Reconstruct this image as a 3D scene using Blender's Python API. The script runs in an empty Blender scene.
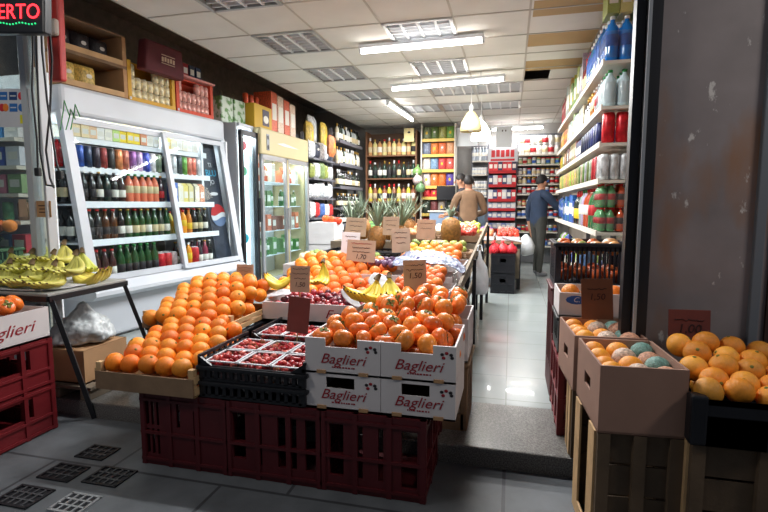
import bpy, bmesh, math, random
from mathutils import Vector, Matrix
R = random.Random(7)
PI = math.pi
S = bpy.context.scene
COL = S.collection

# ------------------------------------------------------------------ camera
F, CX, CY, VX, VY, H = 500.0, 384.0, 256.0, 511.0, 204.0, 1.15
TH = math.atan((CY - VY) / F)
PS = math.atan((VX - CX) / F * math.cos(TH))
c_r = Vector((math.cos(PS), math.sin(PS), 0))
c_f = Vector((-math.sin(PS) * math.cos(TH), math.cos(PS) * math.cos(TH), -math.sin(TH)))
c_u = c_r.cross(c_f)
cam = bpy.data.objects.new('camera', bpy.data.cameras.new('camera'))
COL.objects.link(cam)
cam.data.sensor_width = 36
cam.data.lens = F / 768 * 36
cam.data.clip_start = .02
M3 = Matrix((c_r, c_u, -c_f)).transposed()
cam.matrix_world = Matrix.Translation((0, 0, H)) @ M3.to_4x4()
S.camera = cam
S.view_settings.view_transform = 'Standard'
S.view_settings.look = 'None'
S.view_settings.gamma = 1
S.view_settings.use_curve_mapping = False
S.view_settings.exposure = 0.38


def at(px, py, Y):
    """the point of the place seen at a picture position, at depth Y"""
    d = c_f + c_r * ((px - CX) / F) - c_u * ((py - CY) / F)
    return Vector((0, 0, H)) + d * (Y / d.y)


# ------------------------------------------------------------------ materials
def lin(c):
    return tuple(((v / 255) / 12.92 if v / 255 <= .04045 else ((v / 255 + .055) / 1.055) ** 2.4) for v in c) + (1,)


MATS = {}


def mat(name, rgb=None, rough=.55, metal=0, var=0, scale=12, bump=0, bscale=60, emit=0, objcol=False, spec=.4, trans=0, coat=0, sss=0):
    if name in MATS:
        return MATS[name]
    m = bpy.data.materials.new(name)
    m.use_nodes = True
    nt = m.node_tree
    b = nt.nodes['Principled BSDF']
    b.inputs['Roughness'].default_value = rough
    b.inputs['Metallic'].default_value = metal
    b.inputs['Specular IOR Level'].default_value = spec
    b.inputs['Transmission Weight'].default_value = trans
    b.inputs['Coat Weight'].default_value = coat
    tc = nt.nodes.new('ShaderNodeTexCoord')
    src = None
    if objcol:
        oi = nt.nodes.new('ShaderNodeObjectInfo')
        src = oi.outputs['Color']
    else:
        b.inputs['Base Color'].default_value = lin(rgb)
    if var:
        n = nt.nodes.new('ShaderNodeTexNoise')
        n.inputs['Scale'].default_value = scale
        n.inputs['Detail'].default_value = 5
        nt.links.new(tc.outputs['Object'], n.inputs['Vector'])
        mr = nt.nodes.new('ShaderNodeMapRange')
        mr.inputs['From Min'].default_value = .3
        mr.inputs['From Max'].default_value = .7
        mr.inputs['To Min'].default_value = 1 - var
        mr.inputs['To Max'].default_value = 1 + var
        nt.links.new(n.outputs['Fac'], mr.inputs['Value'])
        mx = nt.nodes.new('ShaderNodeMix')
        mx.data_type = 'RGBA'
        mx.blend_type = 'MULTIPLY'
        mx.inputs['Factor'].default_value = 1
        if src:
            nt.links.new(src, mx.inputs['A'])
        else:
            mx.inputs['A'].default_value = lin(rgb)
        nt.links.new(mr.outputs['Result'], mx.inputs['B'])
        src = mx.outputs['Result']
    if src:
        nt.links.new(src, b.inputs['Base Color'])
    if bump:
        n2 = nt.nodes.new('ShaderNodeTexNoise')
        n2.inputs['Scale'].default_value = bscale
        n2.inputs['Detail'].default_value = 3
        nt.links.new(tc.outputs['Object'], n2.inputs['Vector'])
        bp = nt.nodes.new('ShaderNodeBump')
        bp.inputs['Strength'].default_value = bump
        bp.inputs['Distance'].default_value = .01
        nt.links.new(n2.outputs['Fac'], bp.inputs['Height'])
        nt.links.new(bp.outputs['Normal'], b.inputs['Normal'])
    if emit:
        b.inputs['Emission Color'].default_value = lin(rgb)
        b.inputs['Emission Strength'].default_value = emit
    MATS[name] = m
    return m


def glass(name, tint=(240, 248, 250), refl=.08, rough=.03):
    if name in MATS:
        return MATS[name]
    m = bpy.data.materials.new(name)
    m.use_nodes = True
    nt = m.node_tree
    nt.nodes.remove(nt.nodes['Principled BSDF'])
    t = nt.nodes.new('ShaderNodeBsdfTransparent')
    t.inputs['Color'].default_value = lin(tint)
    g = nt.nodes.new('ShaderNodeBsdfGlossy')
    g.inputs['Roughness'].default_value = rough
    lw = nt.nodes.new('ShaderNodeLayerWeight')
    lw.inputs['Blend'].default_value = .12
    ad = nt.nodes.new('ShaderNodeMath')
    ad.operation = 'MULTIPLY_ADD'
    ad.inputs[1].default_value = .2
    ad.inputs[2].default_value = refl
    nt.links.new(lw.outputs['Facing'], ad.inputs[0])
    mx = nt.nodes.new('ShaderNodeMixShader')
    nt.links.new(ad.outputs[0], mx.inputs[0])
    nt.links.new(t.outputs[0], mx.inputs[1])
    nt.links.new(g.outputs[0], mx.inputs[2])
    nt.links.new(mx.outputs[0], nt.nodes['Material Output'].inputs[0])
    MATS[name] = m
    return m


def pattern(name, kind, a, b, size=(.4, .4), mortar=.006, rough=.3, var=.1, nscale=6, bump=0, offset=0, spots=None, coat=0):
    """tiles / slabs / granite / rusty wall: procedural surfaces"""
    m = mat(name, a, rough=rough, coat=coat)
    nt = m.node_tree
    bs = nt.nodes['Principled BSDF']
    tc = nt.nodes.new('ShaderNodeTexCoord')
    mx = nt.nodes.new('ShaderNodeMix')
    mx.data_type = 'RGBA'
    mx.blend_type = 'MULTIPLY'
    mx.inputs['Factor'].default_value = 1
    n = nt.nodes.new('ShaderNodeTexNoise')
    n.inputs['Scale'].default_value = nscale
    n.inputs['Detail'].default_value = 8
    nt.links.new(tc.outputs['Object'], n.inputs['Vector'])
    mr = nt.nodes.new('ShaderNodeMapRange')
    mr.inputs['From Min'].default_value = .3
    mr.inputs['From Max'].default_value = .7
    mr.inputs['To Min'].default_value = 1 - var
    mr.inputs['To Max'].default_value = 1 + var * .6
    nt.links.new(n.outputs['Fac'], mr.inputs['Value'])
    nt.links.new(mr.outputs['Result'], mx.inputs['B'])
    if kind == 'brick':
        bt = nt.nodes.new('ShaderNodeTexBrick')
        bt.offset = offset
        bt.inputs['Color1'].default_value = lin(a)
        bt.inputs['Color2'].default_value = lin(tuple(v * .95 for v in a))
        bt.inputs['Mortar'].default_value = lin(b)
        bt.inputs['Scale'].default_value = 1
        bt.inputs['Mortar Size'].default_value = mortar
        bt.inputs['Brick Width'].default_value = size[0]
        bt.inputs['Row Height'].default_value = size[1]
        nt.links.new(tc.outputs['Object'], bt.inputs['Vector'])
        nt.links.new(bt.outputs['Color'], mx.inputs['A'])
    elif kind == 'speckle':
        v = nt.nodes.new('ShaderNodeTexNoise')
        v.inputs['Scale'].default_value = size[0]
        v.inputs['Detail'].default_value = 2
        nt.links.new(tc.outputs['Object'], v.inputs['Vector'])
        cr = nt.nodes.new('ShaderNodeValToRGB')
        cr.color_ramp.elements[0].color = lin(a)
        cr.color_ramp.elements[1].color = lin(b)
        cr.color_ramp.elements[0].position = .42
        cr.color_ramp.elements[1].position = .6
        nt.links.new(v.outputs['Fac'], cr.inputs['Fac'])
        nt.links.new(cr.outputs['Color'], mx.inputs['A'])
    else:
        mx.inputs['A'].default_value = lin(a)
    out = mx.outputs['Result']
    if spots:                                     # worn patches with a shape of their own
        col, sc, lo, hi, stretch = spots
        mp = nt.nodes.new('ShaderNodeMapping')
        mp.inputs['Scale'].default_value = stretch
        nt.links.new(tc.outputs['Object'], mp.inputs['Vector'])
        n3 = nt.nodes.new('ShaderNodeTexNoise')
        n3.inputs['Scale'].default_value = sc
        n3.inputs['Detail'].default_value = 7
        nt.links.new(mp.outputs['Vector'], n3.inputs['Vector'])
        m3 = nt.nodes.new('ShaderNodeMapRange')
        m3.inputs['From Min'].default_value = lo
        m3.inputs['From Max'].default_value = hi
        nt.links.new(n3.outputs['Fac'], m3.inputs['Value'])
        m4 = nt.nodes.new('ShaderNodeMix')
        m4.data_type = 'RGBA'
        nt.links.new(m3.outputs['Result'], m4.inputs['Factor'])
        nt.links.new(out, m4.inputs['A'])
        m4.inputs['B'].default_value = lin(col)
        out = m4.outputs['Result']
    if name == 'wall_dark':                       # pale scuffs and flaked paint
        mp = nt.nodes.new('ShaderNodeMapping'); mp.inputs['Scale'].default_value = (1.5, 1, .8)
        nt.links.new(tc.outputs['Object'], mp.inputs['Vector'])
        n5 = nt.nodes.new('ShaderNodeTexNoise'); n5.inputs['Scale'].default_value = 9; n5.inputs['Detail'].default_value = 9; n5.inputs['Roughness'].default_value = .62
        nt.links.new(mp.outputs['Vector'], n5.inputs['Vector'])
        m5 = nt.nodes.new('ShaderNodeMapRange'); m5.inputs['From Min'].default_value = .635; m5.inputs['From Max'].default_value = .68
        nt.links.new(n5.outputs['Fac'], m5.inputs['Value'])
        m6 = nt.nodes.new('ShaderNodeMix'); m6.data_type = 'RGBA'; m6.inputs['B'].default_value = lin((206, 200, 196))
        nt.links.new(m5.outputs['Result'], m6.inputs['Factor']); nt.links.new(out, m6.inputs['A'])
        out = m6.outputs['Result']
    nt.links.new(out, bs.inputs['Base Color'])
    if bump:
        bp = nt.nodes.new('ShaderNodeBump')
        bp.inputs['Strength'].default_value = bump
        bp.inputs['Distance'].default_value = .02
        nt.links.new(n.outputs['Fac'], bp.inputs['Height'])
        nt.links.new(bp.outputs['Normal'], bs.inputs['Normal'])
    return m


mat('white_enamel', (222, 226, 232), .35, var=.03, scale=3)
mat('cooler_white', (198, 204, 212), .35, var=.04, scale=3)
mat('inner_white', (235, 240, 245), .5)
mat('grey_metal', (120, 124, 130), .4, metal=.3)
mat('light_metal', (170, 172, 175), .35, metal=.5)
mat('dark_metal', (40, 40, 44), .45, metal=.3)
mat('black_plastic', (26, 27, 32), .38, var=.15)
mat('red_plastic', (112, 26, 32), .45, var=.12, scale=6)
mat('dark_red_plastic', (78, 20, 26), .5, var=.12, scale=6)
mat('wood_old', (96, 78, 60), .8, var=.2, scale=9, bump=.15)
mat('cardboard', (178, 138, 100), .85, var=.08, scale=8)
mat('kraft', (152, 118, 102), .8, var=.06, scale=8)
mat('dark_kraft', (96, 78, 74), .8, var=.06, scale=8)
mat('sign_card', (182, 156, 134), .85, var=.08, scale=14)
mat('sign_card_dark', (112, 56, 50), .8, var=.1, scale=14)
mat('sign_card_brown', (118, 74, 52), .8, var=.1, scale=14)
mat('sign_card_white', (226, 226, 232), .8)
mat('ink', (58, 34, 34), .8)
mat('red_ink', (150, 34, 44), .8)
mat('box_white', (212, 206, 206), .7, var=.05, scale=5)
mat('box_inside', (150, 120, 92), .85)
mat('wood_pale', (196, 160, 116), .75, var=.14, scale=9, bump=.15)
mat('wood_dull', (132, 106, 82), .8, var=.16, scale=9, bump=.15)
mat('wood_grey', (120, 108, 92), .8, var=.2, scale=9, bump=.15)
mat('wood_shelf', (120, 84, 60), .7, var=.12, scale=9)
mat('shelf_yellow', (214, 180, 92), .6)
mat('shelf_cream', (206, 200, 188), .5, var=.04)
mat('shelf_grey', (104, 104, 112), .5)
mat('paper_white', (206, 207, 212), .8)
mat('paper_yellow', (222, 206, 150), .8)
mat('white_plastic_film', (224, 228, 232), .4, var=.05, bump=.5, bscale=25)
mat('orange_peel', (240, 124, 20), .42, objcol=True, var=.08, scale=14, bump=.25, bscale=240, spec=.45)
mat('fruit_skin', (240, 124, 20), .33, objcol=True, var=.16, scale=7, spec=.5)
mat('veg_skin', (60, 90, 40), .45, objcol=True, var=.2, scale=16)
mat('calyx_green', (110, 112, 50), .8, var=.2)
mat('stem_brown', (90, 70, 40), .8)
mat('banana_skin', (222, 196, 60), .45, objcol=True, var=.14, scale=9)
mat('plastic', (200, 200, 200), .35, objcol=True)
mat('print', (200, 200, 200), .5, objcol=True, var=.5, scale=22)
mat('can_print', (200, 200, 200), .3, objcol=True, var=.5, scale=26, metal=.2)
mat('foil', (200, 200, 200), .35, objcol=True, var=.5, scale=9, bump=.3, bscale=30)
mat('bottle_glass', (30, 50, 30), .12, objcol=True, spec=.6)
mat('label_white', (225, 222, 212), .6)
mat('label_cream', (206, 190, 150), .6)
mat('label_red', (176, 30, 36), .6)
mat('label_yellow', (222, 182, 40), .6)
mat('label_blue', (40, 90, 170), .6)
mat('label_dark', (40, 36, 40), .6)
mat('cap_green', (40, 130, 60), .4)
mat('cap_red', (196, 30, 36), .4)
mat('cap_gold', (190, 150, 70), .35, metal=.6)
mat('cap_dark', (30, 28, 32), .4)
mat('cap_white', (230, 230, 230), .4)
mat('berry', (150, 20, 30), .3, objcol=True, var=.15, scale=60)
mat('leaf', (70, 110, 50), .6, objcol=True, var=.25, scale=10)
mat('tube_light', (255, 250, 242), emit=16)
mat('bulb_light', (255, 246, 225), emit=7)
mat('shade_beige', (206, 190, 140), .5)
mat('led_red', (255, 40, 50), emit=3)
mat('led_green', (40, 200, 120), emit=1.2)
mat('ceiling_tile', (216, 215, 211), .9, var=.05, scale=3)
mat('ceiling_tan', (178, 152, 112), .9, var=.06, scale=3)
mat('ceiling_bar', (180, 176, 168), .6)
mat('soffit_dark', (128, 116, 104), .9, var=.2)
mat('wall_paint', (150, 140, 128), .8, var=.1, scale=2)
mat('wall_back_paint', (170, 168, 166), .8, var=.08, scale=2)
mat('skin', (176, 128, 102), .55)
mat('hair', (26, 22, 22), .6, bump=.4)
mat('navy_cloth', (36, 50, 72), .85, var=.15, bump=.2)
mat('beige_cloth', (122, 96, 74), .85, var=.12, bump=.2)
mat('dark_cloth', (48, 46, 52), .85, var=.12)
mat('trouser_cloth', (58, 58, 54), .9, var=.12)
mat('shoe', (120, 120, 124), .6)
mat('cable', (34, 34, 36), .5)
glass('clear_glass', refl=.008)
glass('window_glass', (226, 234, 234), refl=.1)
glass('film', (250, 250, 250), refl=.18, rough=.15)
glass('water', (200, 232, 240), refl=.12)
glass('water_blue', (60, 150, 215), refl=.12)
pattern('floor_tile', 'brick', (156, 164, 163), (128, 134, 132), (.42, .42), .004, rough=.22, var=.06, nscale=2.5, coat=.2)
pattern('granite', 'speckle', (86, 84, 82), (126, 124, 120), (160, 0), rough=.28, var=.1, nscale=8)
pattern('pavement_stone', 'brick', (98, 102, 106), (62, 64, 68), (.9, .62), .008, rough=.5, var=.3, nscale=5, bump=.25, offset=.35)
pattern('wall_dark', 'plain', (140, 130, 130), None, rough=.45, var=.2, nscale=4, bump=.1, spots=((150, 108, 78), 3.2, .50, .68, (1.4, 1, .5)))
pattern('iron_cover', 'brick', (70, 70, 72), (18, 18, 20), (.045, .035), .012, rough=.5, var=.2, nscale=9)


# ------------------------------------------------------------------ mesh builder
class MB:
    def __init__(s):
        s.v, s.f, s.m, s.sm = [], [], [], []
        s.x = Matrix()

    def add(s, vs, fs, m=0, smooth=False):
        b = len(s.v)
        s.v += [s.x @ Vector(p) for p in vs]
        for f in fs:
            s.f.append([b + i for i in f])
            s.m.append(m)
            s.sm.append(smooth)

    def box(s, c, d, m=0, rz=0, bev=0, taper=(1, 1)):
        x, y, z = d[0] / 2, d[1] / 2, d[2] / 2
        rm = Matrix.Rotation(rz, 3, 'Z')
        c = Vector(c)
        if bev:
            bm = bmesh.new()
            bmesh.ops.create_cube(bm, size=1)
            for v in bm.verts:
                t = taper if v.co.z > 0 else (1, 1)
                v.co = Vector((v.co.x * d[0] * t[0], v.co.y * d[1] * t[1], v.co.z * d[2]))
            bmesh.ops.bevel(bm, geom=bm.edges[:], offset=bev, segments=2, affect='EDGES', profile=.5)
            bm.verts.index_update()
            s.add([c + rm @ v.co for v in bm.verts], [[v.index for v in f.verts] for f in bm.faces], m)
            bm.free()
            return
        ps = []
        for k in (-z, z):
            t = taper if k > 0 else (1, 1)
            ps += [(-x * t[0], -y * t[1], k), (x * t[0], -y * t[1], k), (x * t[0], y * t[1], k), (-x * t[0], y * t[1], k)]
        s.add([c + rm @ Vector(p) for p in ps], [(3, 2, 1, 0), (4, 5, 6, 7), (0, 1, 5, 4), (1, 2, 6, 5), (2, 3, 7, 6), (3, 0, 4, 7)], m)

    def lathe(s, prof, n=12, c=(0, 0, 0), m=0, smooth=True, ms=None):
        c = Vector(c)
        vs, fs = [], []
        for r, z in prof:
            for i in range(n):
                a = 2 * PI * i / n
                vs.append(c + Vector((r * math.cos(a), r * math.sin(a), z)))
        for k in range(len(prof) - 1):
            for i in range(n):
                j = (i + 1) % n
                fs.append((k * n + i, k * n + j, (k + 1) * n + j, (k + 1) * n + i))
        b = len(s.v)
        s.add(vs, fs, m, smooth)
        if ms:
            for k in range(len(prof) - 1):
                for i in range(n):
                    s.m[-len(fs) + k * n + i] = ms[k]
        if prof[0][0] > 1e-4:
            s.f.append([b + i for i in reversed(range(n))]); s.m.append(ms[0] if ms else m); s.sm.append(False)
        if prof[-1][0] > 1e-4:
            q = b + (len(prof) - 1) * n
            s.f.append([q + i for i in range(n)]); s.m.append(ms[-1] if ms else m); s.sm.append(False)

    def tube(s, pts, r, n=6, m=0):
        pts = [Vector(p) for p in pts]
        rs = r if isinstance(r, (list, tuple)) else [r] * len(pts)
        vs, fs = [], []
        up = Vector((0, 0, 1))
        for i, p in enumerate(pts):
            t = (pts[min(i + 1, len(pts) - 1)] - pts[max(i - 1, 0)]).normalized()
            a = t.cross(up if abs(t.z) < .9 else Vector((1, 0, 0))).normalized()
            b = t.cross(a)
            for k in range(n):
                g = 2 * PI * k / n
                vs.append(p + (a * math.cos(g) + b * math.sin(g)) * rs[i])
        for i in range(len(pts) - 1):
            for k in range(n):
                j = (k + 1) % n
                fs.append((i * n + k, i * n + j, (i + 1) * n + j, (i + 1) * n + k))
        fs.append(tuple(range(n)))
        fs.append(tuple((len(pts) - 1) * n + k for k in reversed(range(n))))
        s.add(vs, fs, m, True)

    def bar(s, a, b, w, h, m=0):
        """rectangular bar between two points"""
        a, b = Vector(a), Vector(b)
        t = (b - a).normalized()
        u = t.cross(Vector((0, 0, 1)))
        u = u.normalized() if u.length > 1e-3 else Vector((1, 0, 0))
        w_ = t.cross(u)
        ps = []
        for p in (a, b):
            for i, j in ((-1, -1), (1, -1), (1, 1), (-1, 1)):
                ps.append(p + u * (i * w / 2) + w_ * (j * h / 2))
        s.add(ps, [(3, 2, 1, 0), (4, 5, 6, 7), (0, 1, 5, 4), (1, 2, 6, 5), (2, 3, 7, 6), (3, 0, 4, 7)], m)

    def ball(s, c, r, n=12, k=8, m=0):
        c = Vector(c)
        if not isinstance(r, (tuple, list)):
            r = (r, r, r)
        vs = [c + Vector((0, 0, -r[2]))]
        for j in range(1, k):
            b = -PI / 2 + PI * j / k
            for i in range(n):
                a = 2 * PI * i / n
                vs.append(c + Vector((r[0] * math.cos(b) * math.cos(a), r[1] * math.cos(b) * math.sin(a), r[2] * math.sin(b))))
        vs.append(c + Vector((0, 0, r[2])))
        fs = [(0, 1 + (i + 1) % n, 1 + i) for i in range(n)]
        for j in range(k - 2):
            for i in range(n):
                q = 1 + j * n
                fs.append((q + i, q + (i + 1) % n, q + n + (i + 1) % n, q + n + i))
        t = len(vs) - 1
        q = 1 + (k - 2) * n
        fs += [(q + i, q + (i + 1) % n, t) for i in range(n)]
        s.add(vs, fs, m, True)

    def mesh(s, name, mats):
        me = bpy.data.meshes.new(name)
        me.from_pydata([tuple(v) for v in s.v], [], s.f)
        for q in mats:
            me.materials.append(MATS[q] if isinstance(q, str) else q)
        me.polygons.foreach_set('material_index', s.m)
        me.polygons.foreach_set('use_smooth', s.sm)
        me.update()
        return me


def link(name, me, parent=None, loc=(0, 0, 0), rot=(0, 0, 0), sc=None, color=None):
    o = bpy.data.objects.new(name, me)
    COL.objects.link(o)
    o.location = loc
    o.rotation_euler = rot
    if sc is not None:
        o.scale = sc if isinstance(sc, (tuple, list)) else (sc, sc, sc)
    if color is not None:
        o.color = lin(color)
    o.parent = parent
    return o


def obj(name, mb, mats, parent=None, **k):
    if not isinstance(mats, (list, tuple)):
        mats = [mats]
    return link(name, mb.mesh(name, mats), parent, **k)


def tag(o, label, cat, group=None):
    if len(label.split()) > 16: print('LONG', label)
    o['label'] = label
    o['category'] = cat
    if group:
        o['group'] = group
    return o


def thing(name, label, cat, loc=(0, 0, 0), rz=0, group=None, rot=None):
    o = link(name, None, None, loc, rot or (0, 0, rz))
    o.empty_display_size = .05
    return tag(o, label, cat, group)


def struct(name, mb, mats, parent=None, **k):
    o = obj(name, mb, mats, parent, **k)
    o['kind'] = 'structure'
    return o


def copy_tree(o, parent=None):
    c = o.copy()
    COL.objects.link(c)
    c.parent = parent
    for ch in o.children:
        copy_tree(ch, c)
    return c


ORD = 'first second third fourth fifth sixth seventh eighth ninth tenth eleventh twelfth thirteenth fourteenth fifteenth sixteenth seventeenth eighteenth nineteenth twentieth'.split()


def OR(i, n, a='left', b='right'):
    if n == 1:
        return 'the only one'
    if i < (n + 1) // 2:
        return ('leftmost' if a == 'left' else 'nearest' if a == 'near' else 'first from ' + a) if i == 0 else f'{ORD[i]} from {a}'
    i = n - 1 - i
    return ('rightmost' if b == 'right' else 'farthest' if b == 'far' else 'first from ' + b) if i == 0 else f'{ORD[i]} from {b}'


TXT = {}


def text_mesh(body, size, mt, shear=0, ext=.0006):
    mt = mt if isinstance(mt, str) else mt.name
    key = (body, size, mt, shear)
    if key in TXT:
        return TXT[key]
    cu = bpy.data.curves.new('lettering', 'FONT')
    cu.body = body
    cu.size = size
    cu.shear = shear
    cu.extrude = ext
    cu.align_x = 'CENTER'
    cu.align_y = 'CENTER'
    cu.resolution_u = 3
    o = bpy.data.objects.new('lettering', cu)
    COL.objects.link(o)
    dg = bpy.context.evaluated_depsgraph_get()
    me = bpy.data.meshes.new_from_object(o.evaluated_get(dg))
    me.materials.clear()
    me.materials.append(MATS[mt])
    bpy.data.objects.remove(o)
    TXT[key] = me
    return me


UP = (PI / 2, 0, 0)      # lettering facing -Y, upright


def area(name, loc, size, power, rot=(0, 0, 0), color=(1, 1, 1), parent=None):
    l = bpy.data.lights.new(name, 'AREA')
    l.shape = 'RECTANGLE'
    l.size, l.size_y = size
    l.energy = power
    l.color = color
    o = bpy.data.objects.new(name, l)
    COL.objects.link(o)
    o.location = loc
    o.rotation_euler = rot
    o.parent = parent
    return o


# ================================================================== the setting
CZ = 2.70
b = MB(); b.box((-1.3, 6.6, -.06), (5.9, 7.5, .12)); struct('floor', b, 'floor_tile')
b = MB(); b.box((-1.2, 2.58, -.055), (6.5, .56, .116), bev=.008); struct('trim_1', b, 'granite')          # threshold slab
b = MB(); b.box((-.5, .2, -.14), (9, 4.3, .1)); struct('pavement', b, 'pavement_stone')
b = MB(); b.box((-4.2, 6.5, 1.6), (.1, 8.3, 3.3)); struct('wall_left', b, 'soffit_dark')
b = MB(); b.box((1.15, 6.6, 1.5), (.1, 7.6, 3.2)); struct('wall_right', b, 'wall_paint')
b = MB(); b.box((-1.5, 10.35, 1.5), (5.6, .1, 3.2)); struct('wall_back', b, 'wall_back_paint')
b = MB(); b.box((-1.5, 6.5, 3.2), (5.6, 8.3, .1)); struct('ceiling_soffit', b, 'soffit_dark')
# ceiling of laid-in tiles, cells left open where a louvre or a hole is
GX = [-2.99 + .62 * i for i in range(8)]
GY = [2.55 + .6 * j for j in range(13)]
LOUV = {(1, 1), (1, 3), (1, 5), (1, 7), (3, 3), (3, 5), (3, 7), (4, 7), (4, 9), (2, 9), (3, 9)}
tiles, tan, bars = MB(), MB(), MB()
for i in range(7):
    for j in range(13):
        x0, x1 = GX[i], min(GX[i + 1], 1.1)
        if x1 <= x0: continue
        y0, y1 = GY[j], GY[j] + .6
        if (i, j) in LOUV: continue
        if i >= 5 and j in (4, 5, 6):
            continue
        tiles.box(((x0 + x1) / 2, (y0 + y1) / 2, CZ + .008), (x1 - x0 - .008, y1 - y0 - .008, .016))
for y0, y1, k in ((4.95, 5.34, 't'), (5.34, 5.86, 'w'), (5.86, 6.28, 't')):
    (tan if k == 't' else tiles).box(((GX[5] + 1.1) / 2, (y0 + y1) / 2, CZ + .008), (1.1 - GX[5] - .006, y1 - y0 - .006, .016))
tan.box(((GX[5] + 1.1) / 2, 4.35, CZ + .001), (1.1 - GX[5] - .05, .34, .004))
tiles.box(((GX[5] + .30 + 1.1) / 2, 6.5, CZ + .008), (1.1 - GX[5] - .30, .44, .016))
for i in range(7):
    bars.box((GX[i], 6.45, CZ + .002), (.018, 7.8, .014))
for j in range(14):
    y = 2.55 + .6 * j
    bars.box((-.95, y, CZ + .001), (4.1, .018, .012))
struct('ceiling', tiles, 'ceiling_tile')
struct('ceiling_panel', tan, 'ceiling_tan')
struct('trim_2', bars, 'ceiling_bar')

# right facade: dark sheet-metal clad pillar, shutter guide, rail
b = MB(); b.box((1.75, 2.42, 1.5), (2.4, .26, 3.3)); struct('wall_front', b, 'wall_dark')
b = MB()
b.box((.53, 2.28, 1.5), (.05, .10, 3.2), 0)
b.box((.485, 2.30, 1.5), (.035, .06, 3.2), 0)
b.box((.507, 2.222, 1.5), (.012, .012, 3.2), 1)
struct('trim_3', b, ['dark_metal', 'light_metal'])
b = MB(); b.box((.955, 2.283, 1.5), (.035, .03, 3.2), bev=.004); struct('trim_4', b, 'grey_metal')
b = MB(); b.box((1.55, 2.284, 1.5), (1.1, .012, 3.2)); struct('trim_5', b, mat('door_brown', (58, 40, 36), .5, var=.2))

# left facade: shop window and frame
w = MB()
for x, ww in ((-2.865, .045), (-2.755, .018)):
    w.box((x, 2.5, 1.35), (ww, .06, 2.7), bev=.004)
w.box((-3.5, 2.5, .28), (1.3, .06, .5), bev=.004)
w.box((-3.5, 2.5, 2.66), (1.3, .06, .08))
win = struct('window_1', w, mat('window_frame', (178, 182, 186), .4))
b = MB(); b.box((-3.5, 2.5, 1.5), (1.24, .008, 2.4)); b.box((-2.805, 2.5, 1.5), (.08, .008, 2.4))
struct('window_pane', b, 'window_glass', win)

# drain covers
def cover(px, py, w_, d_, label, m='iron_cover'):
    p = at(px, py, 1); k = (H + .09) / (H - p.z); p = Vector((0, 0, H)) + (p - Vector((0, 0, H))) * k
    t = thing('drain_cover', label, 'drain cover', (p.x, p.y, -.09))
    q = MB(); fr = .012
    q.box((0, 0, .003), (w_, fr, .008)); 
    q = MB()
    for sx, sy, bx, by in ((0, -d_ / 2, w_, fr), (0, d_ / 2, w_, fr), (-w_ / 2, 0, fr, d_), (w_ / 2, 0, fr, d_)):
        q.box((sx, sy, .003), (bx + fr if by == fr else bx, by, .008))
    obj('frame', q, m if m != 'iron_cover' else 'dark_metal', t)
    q = MB(); q.box((0, 0, .0005), (w_, d_, .002)); obj('recess', q, 'black_plastic', t)
    q = MB()
    n = max(3, int(w_ / .034))
    for i in range(1, n):
        q.box((-w_ / 2 + w_ * i / n, 0, .003), (.009, d_, .007))
    n = max(3, int(d_ / .034))
    for i in range(1, n):
        q.box((0, -d_ / 2 + d_ * i / n, .0035), (w_, .009, .007))
    obj('grid', q, m if m != 'iron_cover' else mat('iron', (70, 71, 74), .5, var=.2), t)
    return t
cover(98, 453, .15, .115, 'dark iron drain cover farthest back on the pavement')
cover(64, 473, .16, .12, 'dark iron drain cover left of the middle, front of the red crates')
cover(110, 477, .17, .13, 'dark iron drain cover beside the long row of dark red crates')
cover(24, 497, .17, .13, 'dark iron drain cover at the bottom left corner of the photo')
cover(75, 504, .14, .12, 'small pale metal drain cover at the bottom edge of the photo', 'light_metal')

# ================================================================== ceiling lamps
def tube_lamp(a, b_, z, label, power, hang=0):
    a, b_ = Vector((a[0], a[1], z)), Vector((b_[0], b_[1], z))
    c, d = (a + b_) / 2, b_ - a
    L = d.length
    t = thing('fluorescent_lamp', label, 'ceiling lamp', c, math.atan2(d.y, d.x))
    q = MB(); q.box((0, 0, .045), (L, .06, .035), bev=.006); obj('housing', q, 'white_enamel', t)
    q = MB(); q.tube([(-L / 2 + .02, 0, 0), (L / 2 - .02, 0, 0)], .018, 8); obj('tube', q, 'tube_light', t)
    for s_ in (-1, 1):
        q = MB(); q.box((s_ * (L / 2 - .012), 0, .012), (.022, .045, .06), bev=.004); obj('end_cap', q, 'white_enamel', t)
        q = MB(); q.tube([(s_ * L * .3, 0, .06), (s_ * L * .3, 0, CZ - z)], .004, 5); obj('hanger', q, 'light_metal', t)
    area('lamp_glow', (0, 0, -.024), (L - .06, .05), power, parent=t)
    return t
LP = 76
tube_lamp((-1.47, 4.84), (-.27, 4.78), 2.62, 'long lit fluorescent tube nearest the entrance, below the bright louvre', LP)
tube_lamp((-1.5, 6.30), (-.1, 6.12), 2.58, 'long lit fluorescent tube second from the entrance, above the display', LP)
tube_lamp((-1.79, 7.30), (-1.72, 8.85), 2.61, 'fluorescent tube running lengthwise above the wooden bottle shelves', LP)
tube_lamp((-.40, 10.0), (.56, 9.9), 2.56, 'lit fluorescent tube at the back above the shelf of tins', LP * .25)
tube_lamp((-1.6, 3.06), (-.4, 3.0), 2.62, 'added fluorescent tube out of view inside the entrance, above the front crates', LP * .5)  # extra tube added out of view to light the front crates and floor

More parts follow.
